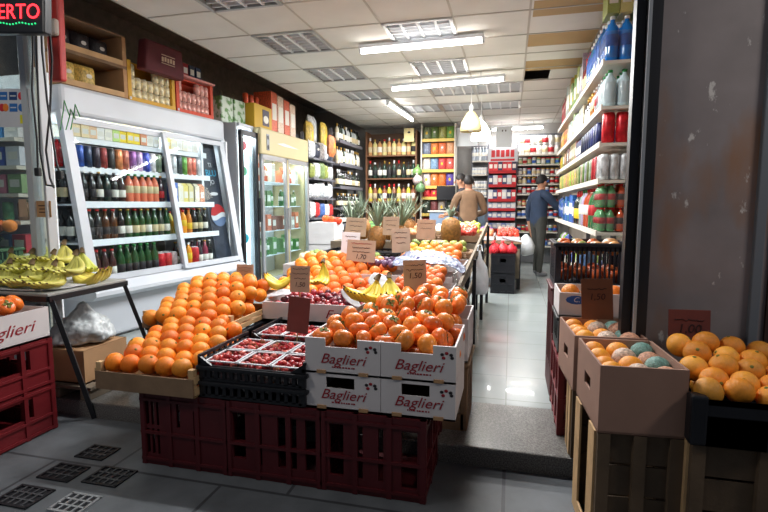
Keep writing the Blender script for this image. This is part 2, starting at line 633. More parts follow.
LN = {(1, 1): 'dull louvred ceiling grille nearest the entrance at top left', (1, 3): 'dull louvred ceiling grille above the orange case on the cooler',
      (1, 5): 'dull louvred ceiling grille above the boxes on the cream fridge', (1, 7): 'dull louvred ceiling grille farthest back above the wine rack',
      (3, 3): 'bright lit louvred ceiling grille above the nearest fluorescent tube', (3, 5): 'louvred ceiling grille between the two long fluorescent tubes',
      (3, 7): 'louvred ceiling grille behind the second long fluorescent tube', (4, 7): 'louvred ceiling grille right of the second long fluorescent tube',
      (4, 9): 'far louvred ceiling grille right of the pendant lamps', (2, 9): 'far louvred ceiling grille beside the lengthwise fluorescent tube',
      (3, 9): 'far louvred ceiling grille directly above the pendant lamps'}
for (i, j), lb in LN.items():
    x, y = GX[i] + .31, GY[j] + .3
    lit = (i, j) == (3, 3)
    t = thing('louvred_grille', lb, 'ceiling grille', (x, y, CZ), group=None)
    q = MB()
    for sx, sy, bx, by in ((0, -.29, .6, .03), (0, .29, .6, .03), (-.29, 0, .03, .6), (.29, 0, .03, .6)):
        q.box((sx, sy, .0), (bx, by, .03))
    obj('frame', q, 'light_metal', t)
    q = MB()
    for k in range(7):
        q.box((0, -.24 + .08 * k, .02), (.55, .012, .045))
    for k in range(3):
        q.box((-.15 + .15 * k, 0, .02), (.02, .55, .06))
    obj('louvre', q, 'white_enamel', t)
    q = MB(); q.box((0, 0, .11), (.6, .6, .01)); obj('reflector', q, 'grey_metal' if lit else 'grey_metal', t)
    if lit:
        for k in (-.15, 0, .15):
            q = MB(); q.tube([(-.27, k + .04, .075), (.27, k + .04, .075)], .014, 6); obj('tube', q, mat('grille_tube', (255, 250, 242), emit=4), t)
def pendant(px, py, Y, d, label, lit):
    p = at(px, py, Y)
    t = thing('pendant_lamp', label, 'pendant lamp', p)
    q = MB(); q.lathe([(.03, .17), (.055, .15), (.085, .10), (.13, .02), (.145, -.10), (.138, -.10), (.12, .02), (.07, .10)], 16); obj('shade', q, 'bulb_light' if lit else 'shade_beige', t)
    q = MB(); q.lathe([(.022, .15), (.03, .22), (.012, .25)], 10); obj('socket', q, 'cap_white', t)
    q = MB(); q.tube([(0, 0, .25), (0, 0, CZ - p.z)], .005, 5); obj('cord', q, 'cap_white', t)
    q = MB(); q.ball((0, 0, -.05), .05); obj('bulb', q, 'bulb_light' if lit else 'cap_white', t)
pendant(471, 124, 6.9, 0, 'unlit beige pendant lamp left of the glowing one', False)
pendant(481, 133, 7.5, 0, 'glowing white pendant lamp hanging behind the beige one', True)

# ================================================================== crates, boxes, signs, fruit
def crate_mb(w, d, h, nx=6, ny=4, band=.25, slat=.3, t=.014, lip=True):
    """open plastic crate standing on z=0, slotted walls"""
    q = MB()
    q.box((0, 0, .008), (w - .01, d - .01, .012))
    pw = .035
    for sx in (-1, 1):
        for sy in (-1, 1):
            q.box((sx * (w / 2 - pw / 2), sy * (d / 2 - pw / 2), h / 2), (pw, pw, h), bev=.004)
    def wall(L, n, put):
        put(0, h * band / 2, L - pw, h * band)
        put(0, h - h * .09, L - pw, h * .18)
        for i in range(n):
            u = -L / 2 + pw + (L - 2 * pw) * (i + .5) / n
            put(u, h * .55, (L - 2 * pw) / n * slat, h * .85)
    for sy in (-1, 1):
        wall(w, nx, lambda u, z, a, b_, sy=sy: q.box((u, sy * (d / 2 - t / 2), z), (a, t, b_)))
    for sx in (-1, 1):
        wall(d, ny, lambda u, z, a, b_, sx=sx: q.box((sx * (w / 2 - t / 2), u, z), (t, a, b_)))
    if lip:
        for sy in (-1, 1):
            q.box((0, sy * d / 2, h - .012), (w + .012, .022, .018), bev=.004)
        for sx in (-1, 1):
            q.box((sx * w / 2, 0, h - .012), (.022, d + .012, .018), bev=.004)
    return q


def bin_mb(w, d, h, holes_x, holes_y, t=.016, ribs=(.08, .45, .9)):
    """solid-walled red crate with window slots: holes = [(u0,u1,z0,z1)] in fractions"""
    q = MB()
    q.box((0, 0, .01), (w - .01, d - .01, .016))
    def wall(L, holes, put):
        us = sorted({0, 1} | {v for hh in holes for v in hh[:2]})
        for a, b_ in zip(us[:-1], us[1:]):
            zs = sorted([(hh[2], hh[3]) for hh in holes if hh[0] < (a + b_) / 2 < hh[1]])
            z = 0
            for z0, z1 in zs + [(1, 1)]:
                if z0 > z:
                    put((a + b_) / 2 * L - L / 2, (z + z0) / 2 * h, (b_ - a) * L, (z0 - z) * h, t)
                z = z1
        for r in ribs:
            put(0, r * h, L + .012, .014, t + .014)
        for u in (-.5, -.17, .17, .5):
            put(u * L * .97, h / 2, .022, h, t + .012)
    for sy in (-1, 1):
        wall(w, holes_x, lambda u, z, a, b_, tt, sy=sy: q.box((u, sy * (d / 2 - t / 2), z), (a, tt, b_)))
    for sx in (-1, 1):
        wall(d, holes_y, lambda u, z, a, b_, tt, sx=sx: q.box((sx * (w / 2 - t / 2), u, z), (tt, a, b_)))
    return q


def carton(name, label, cat, loc, w, d, h, m, inner, rz=0, group=None, notch=None, slot=None, side_slot=None, text=None, t=.008, lid=False):
    """open cardboard box standing on z=0: front panel may have a notch in the top edge or a slot"""
    o = thing(name, label, cat, loc, rz, group)
    q = MB()
    q.box((0, 0, t / 2), (w, d, t), 0)
    def panel(L, put, notch, slot):
        if notch:
            u0, u1, z0 = notch
            put((u0 - .5) * L / 2 - L / 4, h / 2, L * u0, h)
            put((u1 - .5) * L / 2 + L / 4, h / 2, L * (1 - u1), h)
            put(((u0 + u1) / 2 - .5) * L, h * z0 / 2, L * (u1 - u0), h * z0)
        elif slot:
            u0, u1, z0, z1 = slot
            put((u0 - .5) * L / 2 - L / 4, h / 2, L * u0, h)
            put((u1 - .5) * L / 2 + L / 4, h / 2, L * (1 - u1), h)
            put(((u0 + u1) / 2 - .5) * L, h * z0 / 2, L * (u1 - u0), h * z0)
            put(((u0 + u1) / 2 - .5) * L, h * (1 + z1) / 2, L * (u1 - u0), h * (1 - z1))
        else:
            put(0, h / 2, L, h)
    panel(w, lambda u, z, a, b_: q.box((u, -d / 2 + t / 2, z), (a, t, b_)), notch, slot)
    panel(w, lambda u, z, a, b_: q.box((u, d / 2 - t / 2, z), (a, t, b_)), notch, None)
    for sx in (-1, 1):
        panel(d - 2 * t, lambda u, z, a, b_, sx=sx: q.box((sx * (w / 2 - t / 2), u, z), (t, a, b_)), None, side_slot)
    if lid:
        q.box((0, 0, h - t / 2), (w - .002, d - .002, t))
    obj('body', q, m, o)
    q = MB(); q.box((0, 0, t + .002), (w - 2 * t - .002, d - 2 * t - .002, .004)); obj('lining', q, inner, o)
    return o


def lettering(parent, body, size, mt, loc, rot=UP, shear=0, name='lettering', sc=(1, 1, 1)):
    o = link(name, text_mesh(body, size, mt, shear), parent, loc, rot, sc)
    return o


def baglieri(loc, w, d, h, rz, label, top, face='front', inner='box_inside'):
    o = carton('fruit_carton', label, 'fruit carton', loc, w, d, h, 'box_white', inner, rz, None,
               notch=(.27, .70, .76) if top and face == 'front' else None, slot=(.28, .66, .60, .92) if not top and face == 'front' else None)
    if face == 'front':
        lettering(o, 'Baglieri', h * .40, 'red_ink', (0, -d / 2 - .0012, h * .42), shear=.35, name='brand_lettering', sc=(1.1, 1, 1))
        q = MB()
        rr = random.Random(int(w * 999 + top))
        x = -w * .13
        while x < w * .17:
            a = rr.uniform(.004, .011); q.box((x, -d / 2 - .0006, h * .2), (a, .001, h * .04)); x += a + .004
        obj('small_print', q, 'red_ink', o)
        q = MB()
        for k, (dx, dz, m) in enumerate(((0, 0, 0), (.018, .006, 1), (.036, 0, 0), (.006, -.014, 1), (.04, -.012, 0))):
            q.ball((w * .32 + dx, -d / 2 - .001, h * .78 + dz), (.008, .001, .007), 8, 4, m)
        obj('fruit_emblem', q, ['label_dark', 'red_ink'], o)
        for sx in (-.28, .28):
            q = MB(); q.box((sx * w, -d / 2 - .002, .008), (.04, .008, .014)); obj('foot_tab', q, 'cardboard', o)
    else:
        lettering(o, 'Baglieri', h * .5, 'red_ink', (w / 2 + .0012, .0, h * .48), (PI / 2, 0, PI / 2), shear=.35, name='brand_lettering', sc=(1.25, 1, 1))
    return o


def price_sign(px, py, Y, w, h, lines, label, m='sign_card', rz=0, tilt=.12, ink='ink', zfix=None, roll=0):
    """card with handwriting, stuck in on a thin stick; px,py = middle of the card"""
    p = at(px, py, Y)
    o = thing('price_sign', label, 'price sign', p, rot=(-tilt, roll, rz))
    q = MB(); q.box((0, 0, 0), (w, .004, h), bev=.001); obj('card', q, m, o)
    q = MB(); q.bar((0, .006, h * .3), (0, .006, -h / 2 - .05), .006, .004); obj('stick', q, 'wood_pale', o)
    k = 0
    for kind, z, val in lines:
        if kind == 's':                       # a line of illegible handwriting
            q = MB()
            rr = random.Random(int(px * 7 + z * 100))
            n = max(8, int(w * val / .006))
            pts = [(-w * val / 2 + w * val * i / n, -.0035, z * h + rr.uniform(-.5, .5) * h * .055) for i in range(n + 1)]
            q.tube(pts, .0011 if h < .12 else .0015, 4); obj('handwriting', q, 'red_ink' if ink == 'mix' and z > .3 else 'ink', o)
        else:
            lettering(o, kind, val, 'ink' if ink != 'white' else 'paper_white', (0, -.0032, z * h), shear=.15, name='price')
    return o


# ---- fruit prototypes (unit diameter), copied for each fruit
def orange_proto():
    q = MB(); q.ball((0, 0, 0), (.5, .5, .47), 20, 12)
    return q.mesh('orange', ['orange_peel'])
def stem_end(m='calyx_green'):
    q = MB(); q.lathe([(.07, .462), (.06, .48), (.02, .485)], 7)
    return q.mesh('stem_end', [m])
def persimmon_proto():
    q = MB()
    prof = [(.001, -.38), (.18, -.37), (.36, -.28), (.47, -.1), (.5, .06), (.46, .22), (.33, .34), (.15, .36), (.001, .33)]
    q.lathe(prof, 18)
    return q.mesh('persimmon', ['fruit_skin'])
def calyx():
    q = MB()
    for k in range(4):
        a = k * PI / 2
        c, s_ = math.cos(a), math.sin(a)
        L = [(0, 0, .35), (.16, .1, .40), (.30, 0, .37), (.16, -.1, .40)]
        q.add([(x * c - y * s_, x * s_ + y * c, z + .01) for x, y, z in L], [(0, 1, 2, 3)], 0)
        q.add([(x * c - y * s_, x * s_ + y * c, z + .001) for x, y, z in L], [(3, 2, 1, 0)], 0)
    q.lathe([(.05, .36), (.035, .43), (.001, .44)], 6, m=0)
    return q.mesh('calyx', ['calyx_green'])
def apple_proto():
    q = MB()
    q.lathe([(.001, -.40), (.16, -.44), (.34, -.36), (.47, -.1), (.5, .1), (.42, .32), (.26, .42), (.10, .38), (.001, .28)], 16)
    return q.mesh('apple', ['fruit_skin'])
def pear_proto():
    q = MB()
    q.lathe([(.001, -.5), (.25, -.48), (.44, -.3), (.46, -.1), (.34, .2), (.2, .42), (.12, .56), (.001, .6)], 14)
    return q.mesh('pear', ['veg_skin'])
def berry_proto():
    q = MB(); q.lathe([(.001, -.6), (.2, -.45), (.42, -.05), (.45, .2), (.3, .4), (.001, .42)], 10)
    return q.mesh('strawberry', ['berry'])
def berry_leaf():
    q = MB()
    for k in range(5):
        a = k * 2 * PI / 5
        q.add([(0, 0, .44), (.3 * math.cos(a - .25), .3 * math.sin(a - .25), .43), (.45 * math.cos(a), .45 * math.sin(a), .3), (.3 * math.cos(a + .25), .3 * math.sin(a + .25), .43)], [(0, 1, 2, 3)])
    return q.mesh('leaf_cap', ['calyx_green'])
def grape_proto():
    q = MB(); q.ball((0, 0, 0), (.45, .45, .5), 10, 7)
    return q.mesh('plum', ['fruit_skin'])
def cuke_proto():
    q = MB(); q.tube([(-.5, 0, 0), (-.42, .02, .01), (-.2, .05, .02), (.1, .05, .02), (.35, .02, .01), (.5, -.02, 0)], [.02, .075, .1, .1, .085, .03], 10)
    return q.mesh('zucchini', ['veg_skin'])
P_ORANGE, P_STEM, P_PERS, P_CAL, P_APPLE, P_PEAR, P_BERRY, P_BLEAF, P_PLUM, P_ZUC = orange_proto(), stem_end(), persimmon_proto(), calyx(), apple_proto(), pear_proto(), berry_proto(), berry_leaf(), grape_proto(), cuke_proto()
KIND = {'orange': (P_ORANGE, ('stem_end', P_STEM)), 'persimmon': (P_PERS, ('calyx', P_CAL)), 'mandarin': (P_ORANGE, ('stem_end', P_STEM)),
        'apple': (P_APPLE, None), 'pear': (P_PEAR, None), 'strawberry': (P_BERRY, ('leaf_cap', P_BLEAF)), 'plum': (P_PLUM, None), 'zucchini': (P_ZUC, None), 'onion': (P_APPLE, None)}


def fruit(kind, p, d, col, label, cat=None, group=None, part=True, up=True, sc=None, rot=None):
    me, sub = KIND[kind]
    if rot is None:
        rot = (R.gauss(0, .75), R.gauss(0, .75), R.uniform(0, 6.28)) if up else (R.uniform(0, 6), R.uniform(0, 6), R.uniform(0, 6))
    v = R.uniform(.9, 1.07)
    o = link(kind, me, None, p, rot, sc or d, tuple(min(255, c * v) for c in col))
    tag(o, label, cat or kind, group)
    if part and sub:
        link(sub[0], sub[1], o)
    return o


def heap(kind, d, xr, yr, zf, col, where, adj='', jit=.06, part=True, group=None, under=False, word='', sp=.985):
    """rows of fruit, front to back, resting on the heap surface zf(u,v); optionally a hidden second layer below"""
    x0f, x1f = xr
    y0, y1 = yr
    nm = (adj + ' ' if adj else '') + (word or kind)
    j, y = 0, y0 + d / 2
    while y < y1 - d * .3:
        v = (y - y0) / (y1 - y0)
        x0, x1 = (x0f(v), x1f(v)) if callable(x0f) else (x0f, x1f)
        off = (d * .48 if j % 2 else 0)
        n = max(1, int((x1 - x0 - off) / (d * sp) + .15))
        pts = []
        for i in range(n):
            x = x0 + d / 2 + off + i * d * sp
            u = min(1, (x - x0) / (x1 - x0))
            pts.append((u, Vector((x + R.gauss(0, jit * d * .5), y + R.gauss(0, jit * d * .5), zf(u, v) + R.gauss(0, jit * d * .8)))))
        for i, (u, p) in enumerate(pts):
            c = col(u) if callable(col) else R.choice(col) if isinstance(col, list) else col
            fruit(kind, p, d * R.uniform(.95, 1.04), c, f"{nm}, {OR(i, len(pts))} in {ORD[j]} row of {where}", group=group or f'{nm}s in {where}', part=part)
            if under and (j >= 2 or kind != 'orange'):
                q = p + Vector((d * .5, d * .32, -d * .80))
                if q.x < x1 - d * .3 and q.y < y1 - d * .3:
                    fruit(kind, q, d * .96, R.choice(col) if isinstance(col, list) else c, f"{nm} lying under the top layer in {where}", group=f'{nm}s under the top layer in {where}', part=False)
        dz = (zf(.5, min(1, v + .05)) - zf(.5, v)) / (.05 * (y1 - y0))
        y += max(d * .6, d * .87 / math.sqrt(1 + dz * dz))
        j += 1


ORANGE = [(244, 132, 22), (248, 146, 30), (240, 118, 18), (250, 152, 40)]
PERS = [(232, 118, 40), (238, 130, 46), (228, 108, 38), (242, 142, 54)]
MAND = [(234, 120, 44), (240, 134, 52), (230, 108, 40)]

# ---- row of dark red bins that carries the front display
HB = .355
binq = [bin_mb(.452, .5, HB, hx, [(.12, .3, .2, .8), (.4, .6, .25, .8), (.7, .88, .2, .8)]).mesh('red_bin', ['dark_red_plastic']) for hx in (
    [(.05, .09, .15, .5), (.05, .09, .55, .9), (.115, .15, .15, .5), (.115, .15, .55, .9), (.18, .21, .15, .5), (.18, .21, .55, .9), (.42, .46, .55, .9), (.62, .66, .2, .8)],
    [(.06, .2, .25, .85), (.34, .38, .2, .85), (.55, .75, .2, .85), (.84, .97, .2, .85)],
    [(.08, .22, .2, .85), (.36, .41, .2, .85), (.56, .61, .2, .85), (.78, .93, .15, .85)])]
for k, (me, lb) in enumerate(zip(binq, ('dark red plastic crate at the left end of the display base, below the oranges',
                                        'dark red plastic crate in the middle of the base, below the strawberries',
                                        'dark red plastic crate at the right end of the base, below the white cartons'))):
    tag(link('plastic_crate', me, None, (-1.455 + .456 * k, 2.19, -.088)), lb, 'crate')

# ---- slatted wooden crates of oranges (left)
def slatted(label, loc, w, d, h, rail=True, m='wood_pale', front='wood_dull', post=.0):
    o = thing('wooden_crate', label, 'wooden crate', loc)
    q = MB(); q.box((0, 0, .008), (w, d, .01)); obj('bottom_board', q, m, o)
    for sx in (-1, 1):
        for sy in (-1, 1):
            q = MB(); q.box((sx * (w / 2 - .014), sy * (d / 2 - .014), (h + post) / 2), (.028, .028, h + post)); obj('corner_post', q, m, o)
    for sy in (-1, 1):
        q = MB(); q.box((0, sy * (d / 2 + .004), h * .46), (w, .008, h * .86)); obj('end_board', q, front, o)
    for sx in (-1, 1):
        for z0 in (.3, .82):
            q = MB(); q.box((sx * (w / 2 + .004), 0, h * z0), (.008, d, h * .34)); obj('side_slat', q, m, o)
    return o
slatted('low wooden crate of oranges at the front left of the display', (-1.635, 2.16, .272), .53, .5, .10, post=.03)
t = tag(obj('plastic_crate', crate_mb(.6, .52, .42, 7, 6), 'black_plastic'), 'black plastic crate under the rear crate of oranges', 'crate'); t.location = (-1.79, 2.75, .003)
slatted('second wooden crate of oranges, behind and above the low front one', (-1.79, 2.72, .425), .58, .54, .07, post=.03)
heap('orange', .096, (lambda v: -1.89 - .03 * v, lambda v: -1.38 - .03 * v), (1.92, 2.44), lambda u, v: .375 + .125 * v - .03 * (abs(u - .5) * 2) ** 3 * v, ORANGE, 'the low front left crate', under=True)
heap('orange', .096, (lambda v: -2.07, lambda v: -1.50), (2.40, 2.99), lambda u, v: .50 + .16 * min(1, v * 1.3) - .06 * (abs(u - .5) * 2) ** 3, ORANGE, 'the rear left crate', under=True)
price_sign(245, 273, 2.93, .115, .115, [('s', .3, .8), ('s', .12, .7), ('1,99', -.18, .038)], 'small brown price sign behind the left oranges, below the bright fridge', m='sign_card', rz=.15, ink='ink')

# ---- black crates of strawberries
def straw_crate(loc, w, d, h, label, sides_high=True):
    o = thing('plastic_crate', label, 'crate', loc)
    obj('body', crate_mb(w, d, h, 12, 8, .2, .45), 'black_plastic', o)
    if sides_high:                                    # raised corners sloping down to the middle
        for sx in (-1, 1):
            q = MB()
            q.add([(sx * w / 2, -d / 2, h - .02), (sx * w / 2 - sx * .10, -d / 2, h - .02), (sx * w / 2, -d / 2, h + .045),
                   (sx * w / 2, -d / 2 + .012, h - .02), (sx * w / 2 - sx * .10, -d / 2 + .012, h - .02), (sx * w / 2, -d / 2 + .012, h + .045)],
                  [(0, 1, 2), (3, 5, 4), (0, 2, 5, 3), (1, 4, 5, 2), (0, 3, 4, 1)])
            q.box((sx * (w / 2 - .008), 0, h + .012), (.014, d, .016))
            q.bar((sx * (w / 2 - .006), -d / 2 + .006, h + .04), (sx * (w / 2 - .006), d / 2, h + .04), .014, .014)
            for k in range(9):
                q.box((sx * (w / 2 - .006), -d / 2 + .03 + k * (d - .06) / 8, h + .02), (.01, .012, .05))
            obj('raised_corner', q, 'black_plastic', o)
    return o
straw_crate((-1.103, 2.16, .272), .525, .44, .078, 'lower black crate of strawberry trays, at the front between oranges and white cartons', False)
straw_crate((-1.103, 2.16, .352), .525, .44, .070, 'upper black crate of strawberry trays, at the front between oranges and white cartons')
t = tag(obj('plastic_crate', crate_mb(.56, .34, .345, 7, 5), 'black_plastic'), 'black plastic crate under the rear strawberry crate', 'crate'); t.location = (-1.13, 2.625, .003)
straw_crate((-1.12, 2.60, .350), .48, .36, .06, 'rear black crate of strawberries, behind and above the front ones')
def punnet(loc, w, d, label, n, where):
    o = thing('punnet', label, 'fruit punnet', loc, R.uniform(-.03, .03))
    q = MB(); h = .05
    a, c = (w / 2 - .008, d / 2 - .008), (w / 2 - .003, d / 2 - .003)
    vs = [(-a[0], -a[1], 0), (a[0], -a[1], 0), (a[0], a[1], 0), (-a[0], a[1], 0), (-c[0], -c[1], h + .02), (c[0], -c[1], h + .02), (c[0], c[1], h + .02), (-c[0], c[1], h + .02)]
    q.add(vs, [(3, 2, 1, 0), (0, 1, 5, 4), (1, 2, 6, 5), (2, 3, 7, 6), (3, 0, 4, 7)]); obj('tray', q, 'film', o)
    q = MB()
    for s_ in (-1, 1):
        q.box((0, s_ * c[1], h + .02), (w, .009, .005)); q.box((s_ * c[0], 0, h + .02), (.009, d, .005))
    obj('rim', q, 'paper_white', o)
    nx = max(2, int(w / .034)); ny = max(2, int(d / .036))
    for j in range(ny):
        for i in range(nx):
            p = Vector(loc) + Vector((-w / 2 + .02 + (w - .04) * i / (nx - 1), -d / 2 + .02 + (d - .04) * j / (ny - 1), .052 + R.uniform(-.006, .012)))
            fruit('strawberry', p, R.uniform(.036, .044), R.choice([(168, 34, 40), (150, 26, 36), (190, 66, 62), (132, 22, 34), (200, 96, 84)]),
                  f'strawberry, {OR(i, nx)} in {ORD[j]} row of {where}', 'strawberry', f'strawberries in {where}', part=(i + j) % 2 == 0, up=False)
for r_ in range(2):
    for c_ in range(3):
        wh = f"the {'front' if r_ == 0 else 'back'} {('left', 'middle', 'right')[c_]} punnet, upper front black crate"
        punnet((-1.27 + .165 * c_, 2.06 + .2 * r_, .364), .155, .185, f"clear punnet of strawberries, {('left', 'middle', 'right')[c_]} in the {'front' if r_ == 0 else 'back'} row of the upper front black crate", 0, wh)
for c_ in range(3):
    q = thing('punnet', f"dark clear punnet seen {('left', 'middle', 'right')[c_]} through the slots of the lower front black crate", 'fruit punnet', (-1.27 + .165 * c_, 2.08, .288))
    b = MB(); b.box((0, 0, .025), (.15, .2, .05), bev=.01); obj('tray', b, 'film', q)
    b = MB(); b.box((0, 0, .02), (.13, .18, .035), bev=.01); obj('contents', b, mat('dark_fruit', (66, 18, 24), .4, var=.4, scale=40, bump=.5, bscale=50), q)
for c_ in range(3):
    wh = f"the {('left', 'middle', 'right')[c_]} punnet, rear black crate"
    punnet((-1.27 + .15 * c_, 2.56, .368), .14, .24, f"clear punnet of strawberries, {('left', 'middle', 'right')[c_]} in the rear black crate", 0, wh)
price_sign(300, 279, 2.80, .125, .16, [('s', .38, .75), ('s', .2, .8), ('s', .02, .6), ('1,50', -.22, .04)], 'tall brown price sign standing behind the blank dark red card', rz=.05)
price_sign(298.5, 315, 2.42, .125, .19, [], 'blank dark red card standing up behind the strawberries', m='sign_card_dark', rz=-.05, roll=.06, tilt=.1)

# ---- white cartons of persimmons
BH = .154
for k, (x, w_) in enumerate(((-.677, .335), (-.352, .31))):
    sd = ('left', 'right')[k]
    baglieri((x, 2.15, .272 + .0), w_, .39, BH, 0, f'lower {sd} white fruit carton with red lettering, on the dark red crates', False)
    baglieri((x, 2.15 - .0, .272 + BH + .002), w_, .39, BH, 0, f'upper {sd} white fruit carton with red lettering, heaped with persimmons', True)
carton('fruit_carton', 'white carton of persimmons behind the two front cartons', 'fruit carton', (-.5, 2.64, .36), .62, .36, .22, 'box_white', 'box_inside')
t = tag(obj('plastic_crate', crate_mb(.62, .36, .35, 6, 5), 'wood_dull'), 'dull wooden crate under the rear carton of persimmons', 'crate'); t.location = (-.5, 2.64, .003)
heap('persimmon', .094, (lambda v: -.835, lambda v: -.205), (1.97, 2.36), lambda u, v: .558 + .085 * v - .05 * v * max(0, .5 - u), PERS, 'the two front white cartons', under=True)
heap('persimmon', .094, (lambda v: -.72 + .22 * max(0, v - .25), lambda v: -.20), (2.35, 2.80), lambda u, v: .645 + .025 * v - .04 * (max(0, .5 - u) * 2) ** 2 - .02 * (max(0, u - .5) * 2) ** 2, PERS, 'the rear persimmon carton', under=True)

# ---- white fruit carton with dark berries
o = carton('fruit_carton', 'low white carton of dark red fruit behind the strawberries', 'fruit carton', (-1.13, 2.985, .43), .72, .38, .115, 'box_white', 'box_inside')
lettering(o, 'C', .085, 'red_ink', (-.12, -.1912, .055), shear=.4, name='brand_lettering')
lettering(o, 'Fruit', .075, 'red_ink', (.14, -.1912, .055), shear=.35, name='brand_lettering', sc=(1.2, 1, 1))
t = tag(obj('plastic_crate', crate_mb(.7, .31, .42, 7, 5), 'black_plastic'), 'black plastic crate under the low white carton of dark fruit', 'crate'); t.location = (-1.13, 2.985, .003)
heap('plum', .048, (-1.47, -.79), (2.815, 3.15), lambda u, v: .52 + .03 * v, [(120, 24, 44), (90, 20, 40), (150, 34, 50), (180, 40, 46)], 'the low white carton', adj='dark red', part=False, word='fruit', jit=.25)

# ---- bananas
def banana_mb(L=.19, r=.0205, sag=.062, n=10):
    q = MB()
    pts, rs = [], []
    for i in range(n + 1):
        u = i / n
        pts.append((L * (u - .10 * u * u), 0, -sag * 4 * u * (1 - u) * (1.05 - .1 * u)))
        rs.append(r * min(1, .30 + 3.0 * u, .22 + 3.4 * (1 - u)))
    q.tube(pts, rs, 7)
    e = Vector(pts[-1]) - Vector(pts[-2]); e.normalize()
    q.tube([pts[-1], Vector(pts[-1]) + e * .008], [r * .24, r * .16], 5, 1)
    return q.mesh('banana', ['banana_skin', 'stem_brown'])
P_BAN = banana_mb()
def bunch(loc, n, label, col, rz=0, spread=1.0, sc=1.0, rot=None, group=None, dn=.35):
    o = thing('banana_bunch', label, 'bananas', loc, 0, group, rot=rot or (0, 0, rz))
    o.scale = (sc, sc, sc)
    q = MB(); q.tube([(.006, 0, -.004), (-.010, 0, .012), (-.022, 0, .018)], [.017, .013, .009], 7); obj('crown', q, 'stem_brown', o)
    for i in range(n):
        a = (i - (n - 1) / 2) / max(1, n - 1) * spread
        v = R.uniform(.92, 1.06)
        link('banana', P_BAN, o, (0, 0, -.003 * abs(i - n / 2)), (R.uniform(-.15, .15) + a * .6, dn + R.uniform(-.07, .07), a), color=tuple(min(255, c * v) for c in col))
    return o
YEL, GRN = (226, 196, 56), (190, 190, 70)
bunch(at(323, 262, 2.98) , 6, 'bunch of bananas hanging point down among the oranges, left of the middle signs', YEL, -PI / 2, .9, .95, dn=.75)
bunch(at(377, 279, 2.70), 9, 'fanned bunch of bananas lying behind the persimmons', YEL, rot=(0, .12, -PI * .74), spread=1.25, sc=1.12, dn=.10)
bunch(at(389, 277, 2.76), 6, 'smaller yellow-green banana bunch just right of the fanned bunch', (220, 206, 90), rot=(0, .3, -PI * .42), spread=.9, sc=1.0, dn=.12)
bunch(at(292, 275, 3.02), 6, 'bananas lying flat on white paper below the beige glass fridge', YEL, rz=PI + .25, spread=.7, sc=1.05, dn=.0)
def sheet(name, label, pts, m, cat, thick=.003, sub=3, crumple=.02):
    """a bent sheet of paper or film through a grid of points"""
    q = MB()
    n, k = len(pts), len(pts[0])
    vs = [Vector(p) for r in pts for p in r]
    fs = [(i * k + j, i * k + j + 1, (i + 1) * k + j + 1, (i + 1) * k + j) for i in range(n - 1) for j in range(k - 1)]
    q.add(vs, fs, 0, True)
    o = obj(name, q, m)
    md = o.modifiers.new('sub', 'SUBSURF'); md.levels = md.render_levels = sub
    if crumple:
        tx = bpy.data.textures.new('crumple', 'CLOUDS'); tx.noise_scale = .05
        md = o.modifiers.new('crumple', 'DISPLACE'); md.texture = tx; md.strength = crumple; md.texture_coords = 'LOCAL'
    md = o.modifiers.new('solid', 'SOLIDIFY'); md.thickness = thick
    return tag(o, label, cat)
def sheet_px(name, label, rows, m, cat, **k):
    return sheet(name, label, [[at(*p) for p in r] for r in rows], m, cat, **k)
sheet_px('wrapping_paper', 'white paper under the flat bananas left of the tall brown sign', [[(256, 289, 2.98), (275, 291, 2.96), (291, 288, 2.95)], [(255, 299, 2.88), (275, 296, 2.88), (292, 295, 2.86)]], 'paper_white', 'paper')
sheet_px('wrapping_paper', 'white paper sheet sticking up behind the fanned bananas', [[(366, 281, 2.86), (374, 271, 2.92), (386, 276, 2.94)], [(372, 287, 2.84), (380, 280, 2.86), (390, 284, 2.88)], [(378, 292, 2.82), (384, 290, 2.82), (392, 290, 2.84)]], 'paper_white', 'paper')
sheet_px('wrapping_paper', 'white paper hanging down left of the fanned bananas', [[(338, 289, 2.86), (350, 287, 2.84)], [(345, 300, 2.8), (357, 299, 2.8)], [(352, 306, 2.76), (364, 309, 2.76)]], 'paper_white', 'paper')

# ================================================================== stepped display behind
st = thing('display_stand', 'long stepped wooden display stand carrying the middle fruit, edge along the aisle', 'display stand', (-1.0, 4.5, 0))
def part(name, q, m, par, lb=None):
    o = obj(name, q, m, par)
    if lb: o['label'] = lb
    return o
STEPS = [(3.16, 3.78, .44, -1.72, -.34), (3.78, 4.45, .54, -1.75, -.34), (4.45, 5.0, .66, -1.8, -.33), (5.0, 5.95, .76, -1.85, -.30)]
for y0, y1, z, x0, x1 in STEPS:
    q = MB(); q.box(((x0 + x1) / 2 + 1, (y0 + y1) / 2 - 4.5, z - .012), (x1 - x0, y1 - y0 - .004, .024)); part('step_board', q, 'wood_grey', st)
    q = MB(); q.box(((x0 + x1) / 2 + 1, y0 + .008 - 4.5, z - .06), (x1 - x0, .016, .12)); part('riser_board', q, 'wood_grey', st)
    for x in (x0 + .05, x1 - .05):
        q = MB(); q.box((x + 1, (y0 + y1) / 2 - 4.5, (z - .03) / 2 + .003), (.045, .045, z - .03)); part('leg', q, 'dark_metal', st)
q = MB()
q.bar((-.31 + 1, 3.16 - 4.5, .60), (-.262 + 1, 5.95 - 4.5, .90), .02, .07); part('side_rail', q, 'wood_grey', st)
q = MB()
q.bar((-.315 + 1, 3.16 - 4.5, .40), (-.265 + 1, 5.95 - 4.5, .62), .016, .06); part('side_rail', q, 'wood_grey', st)
for y in (3.2, 4.1, 5.0, 5.9):
    z = .6 + (y - 3.16) / 2.79 * .3
    q = MB(); q.box((-.29 + 1 + (y - 3.16) * .015, y - 4.5, z / 2 + .002), (.03, .045, z)); part('side_post', q, 'dark_metal', st)

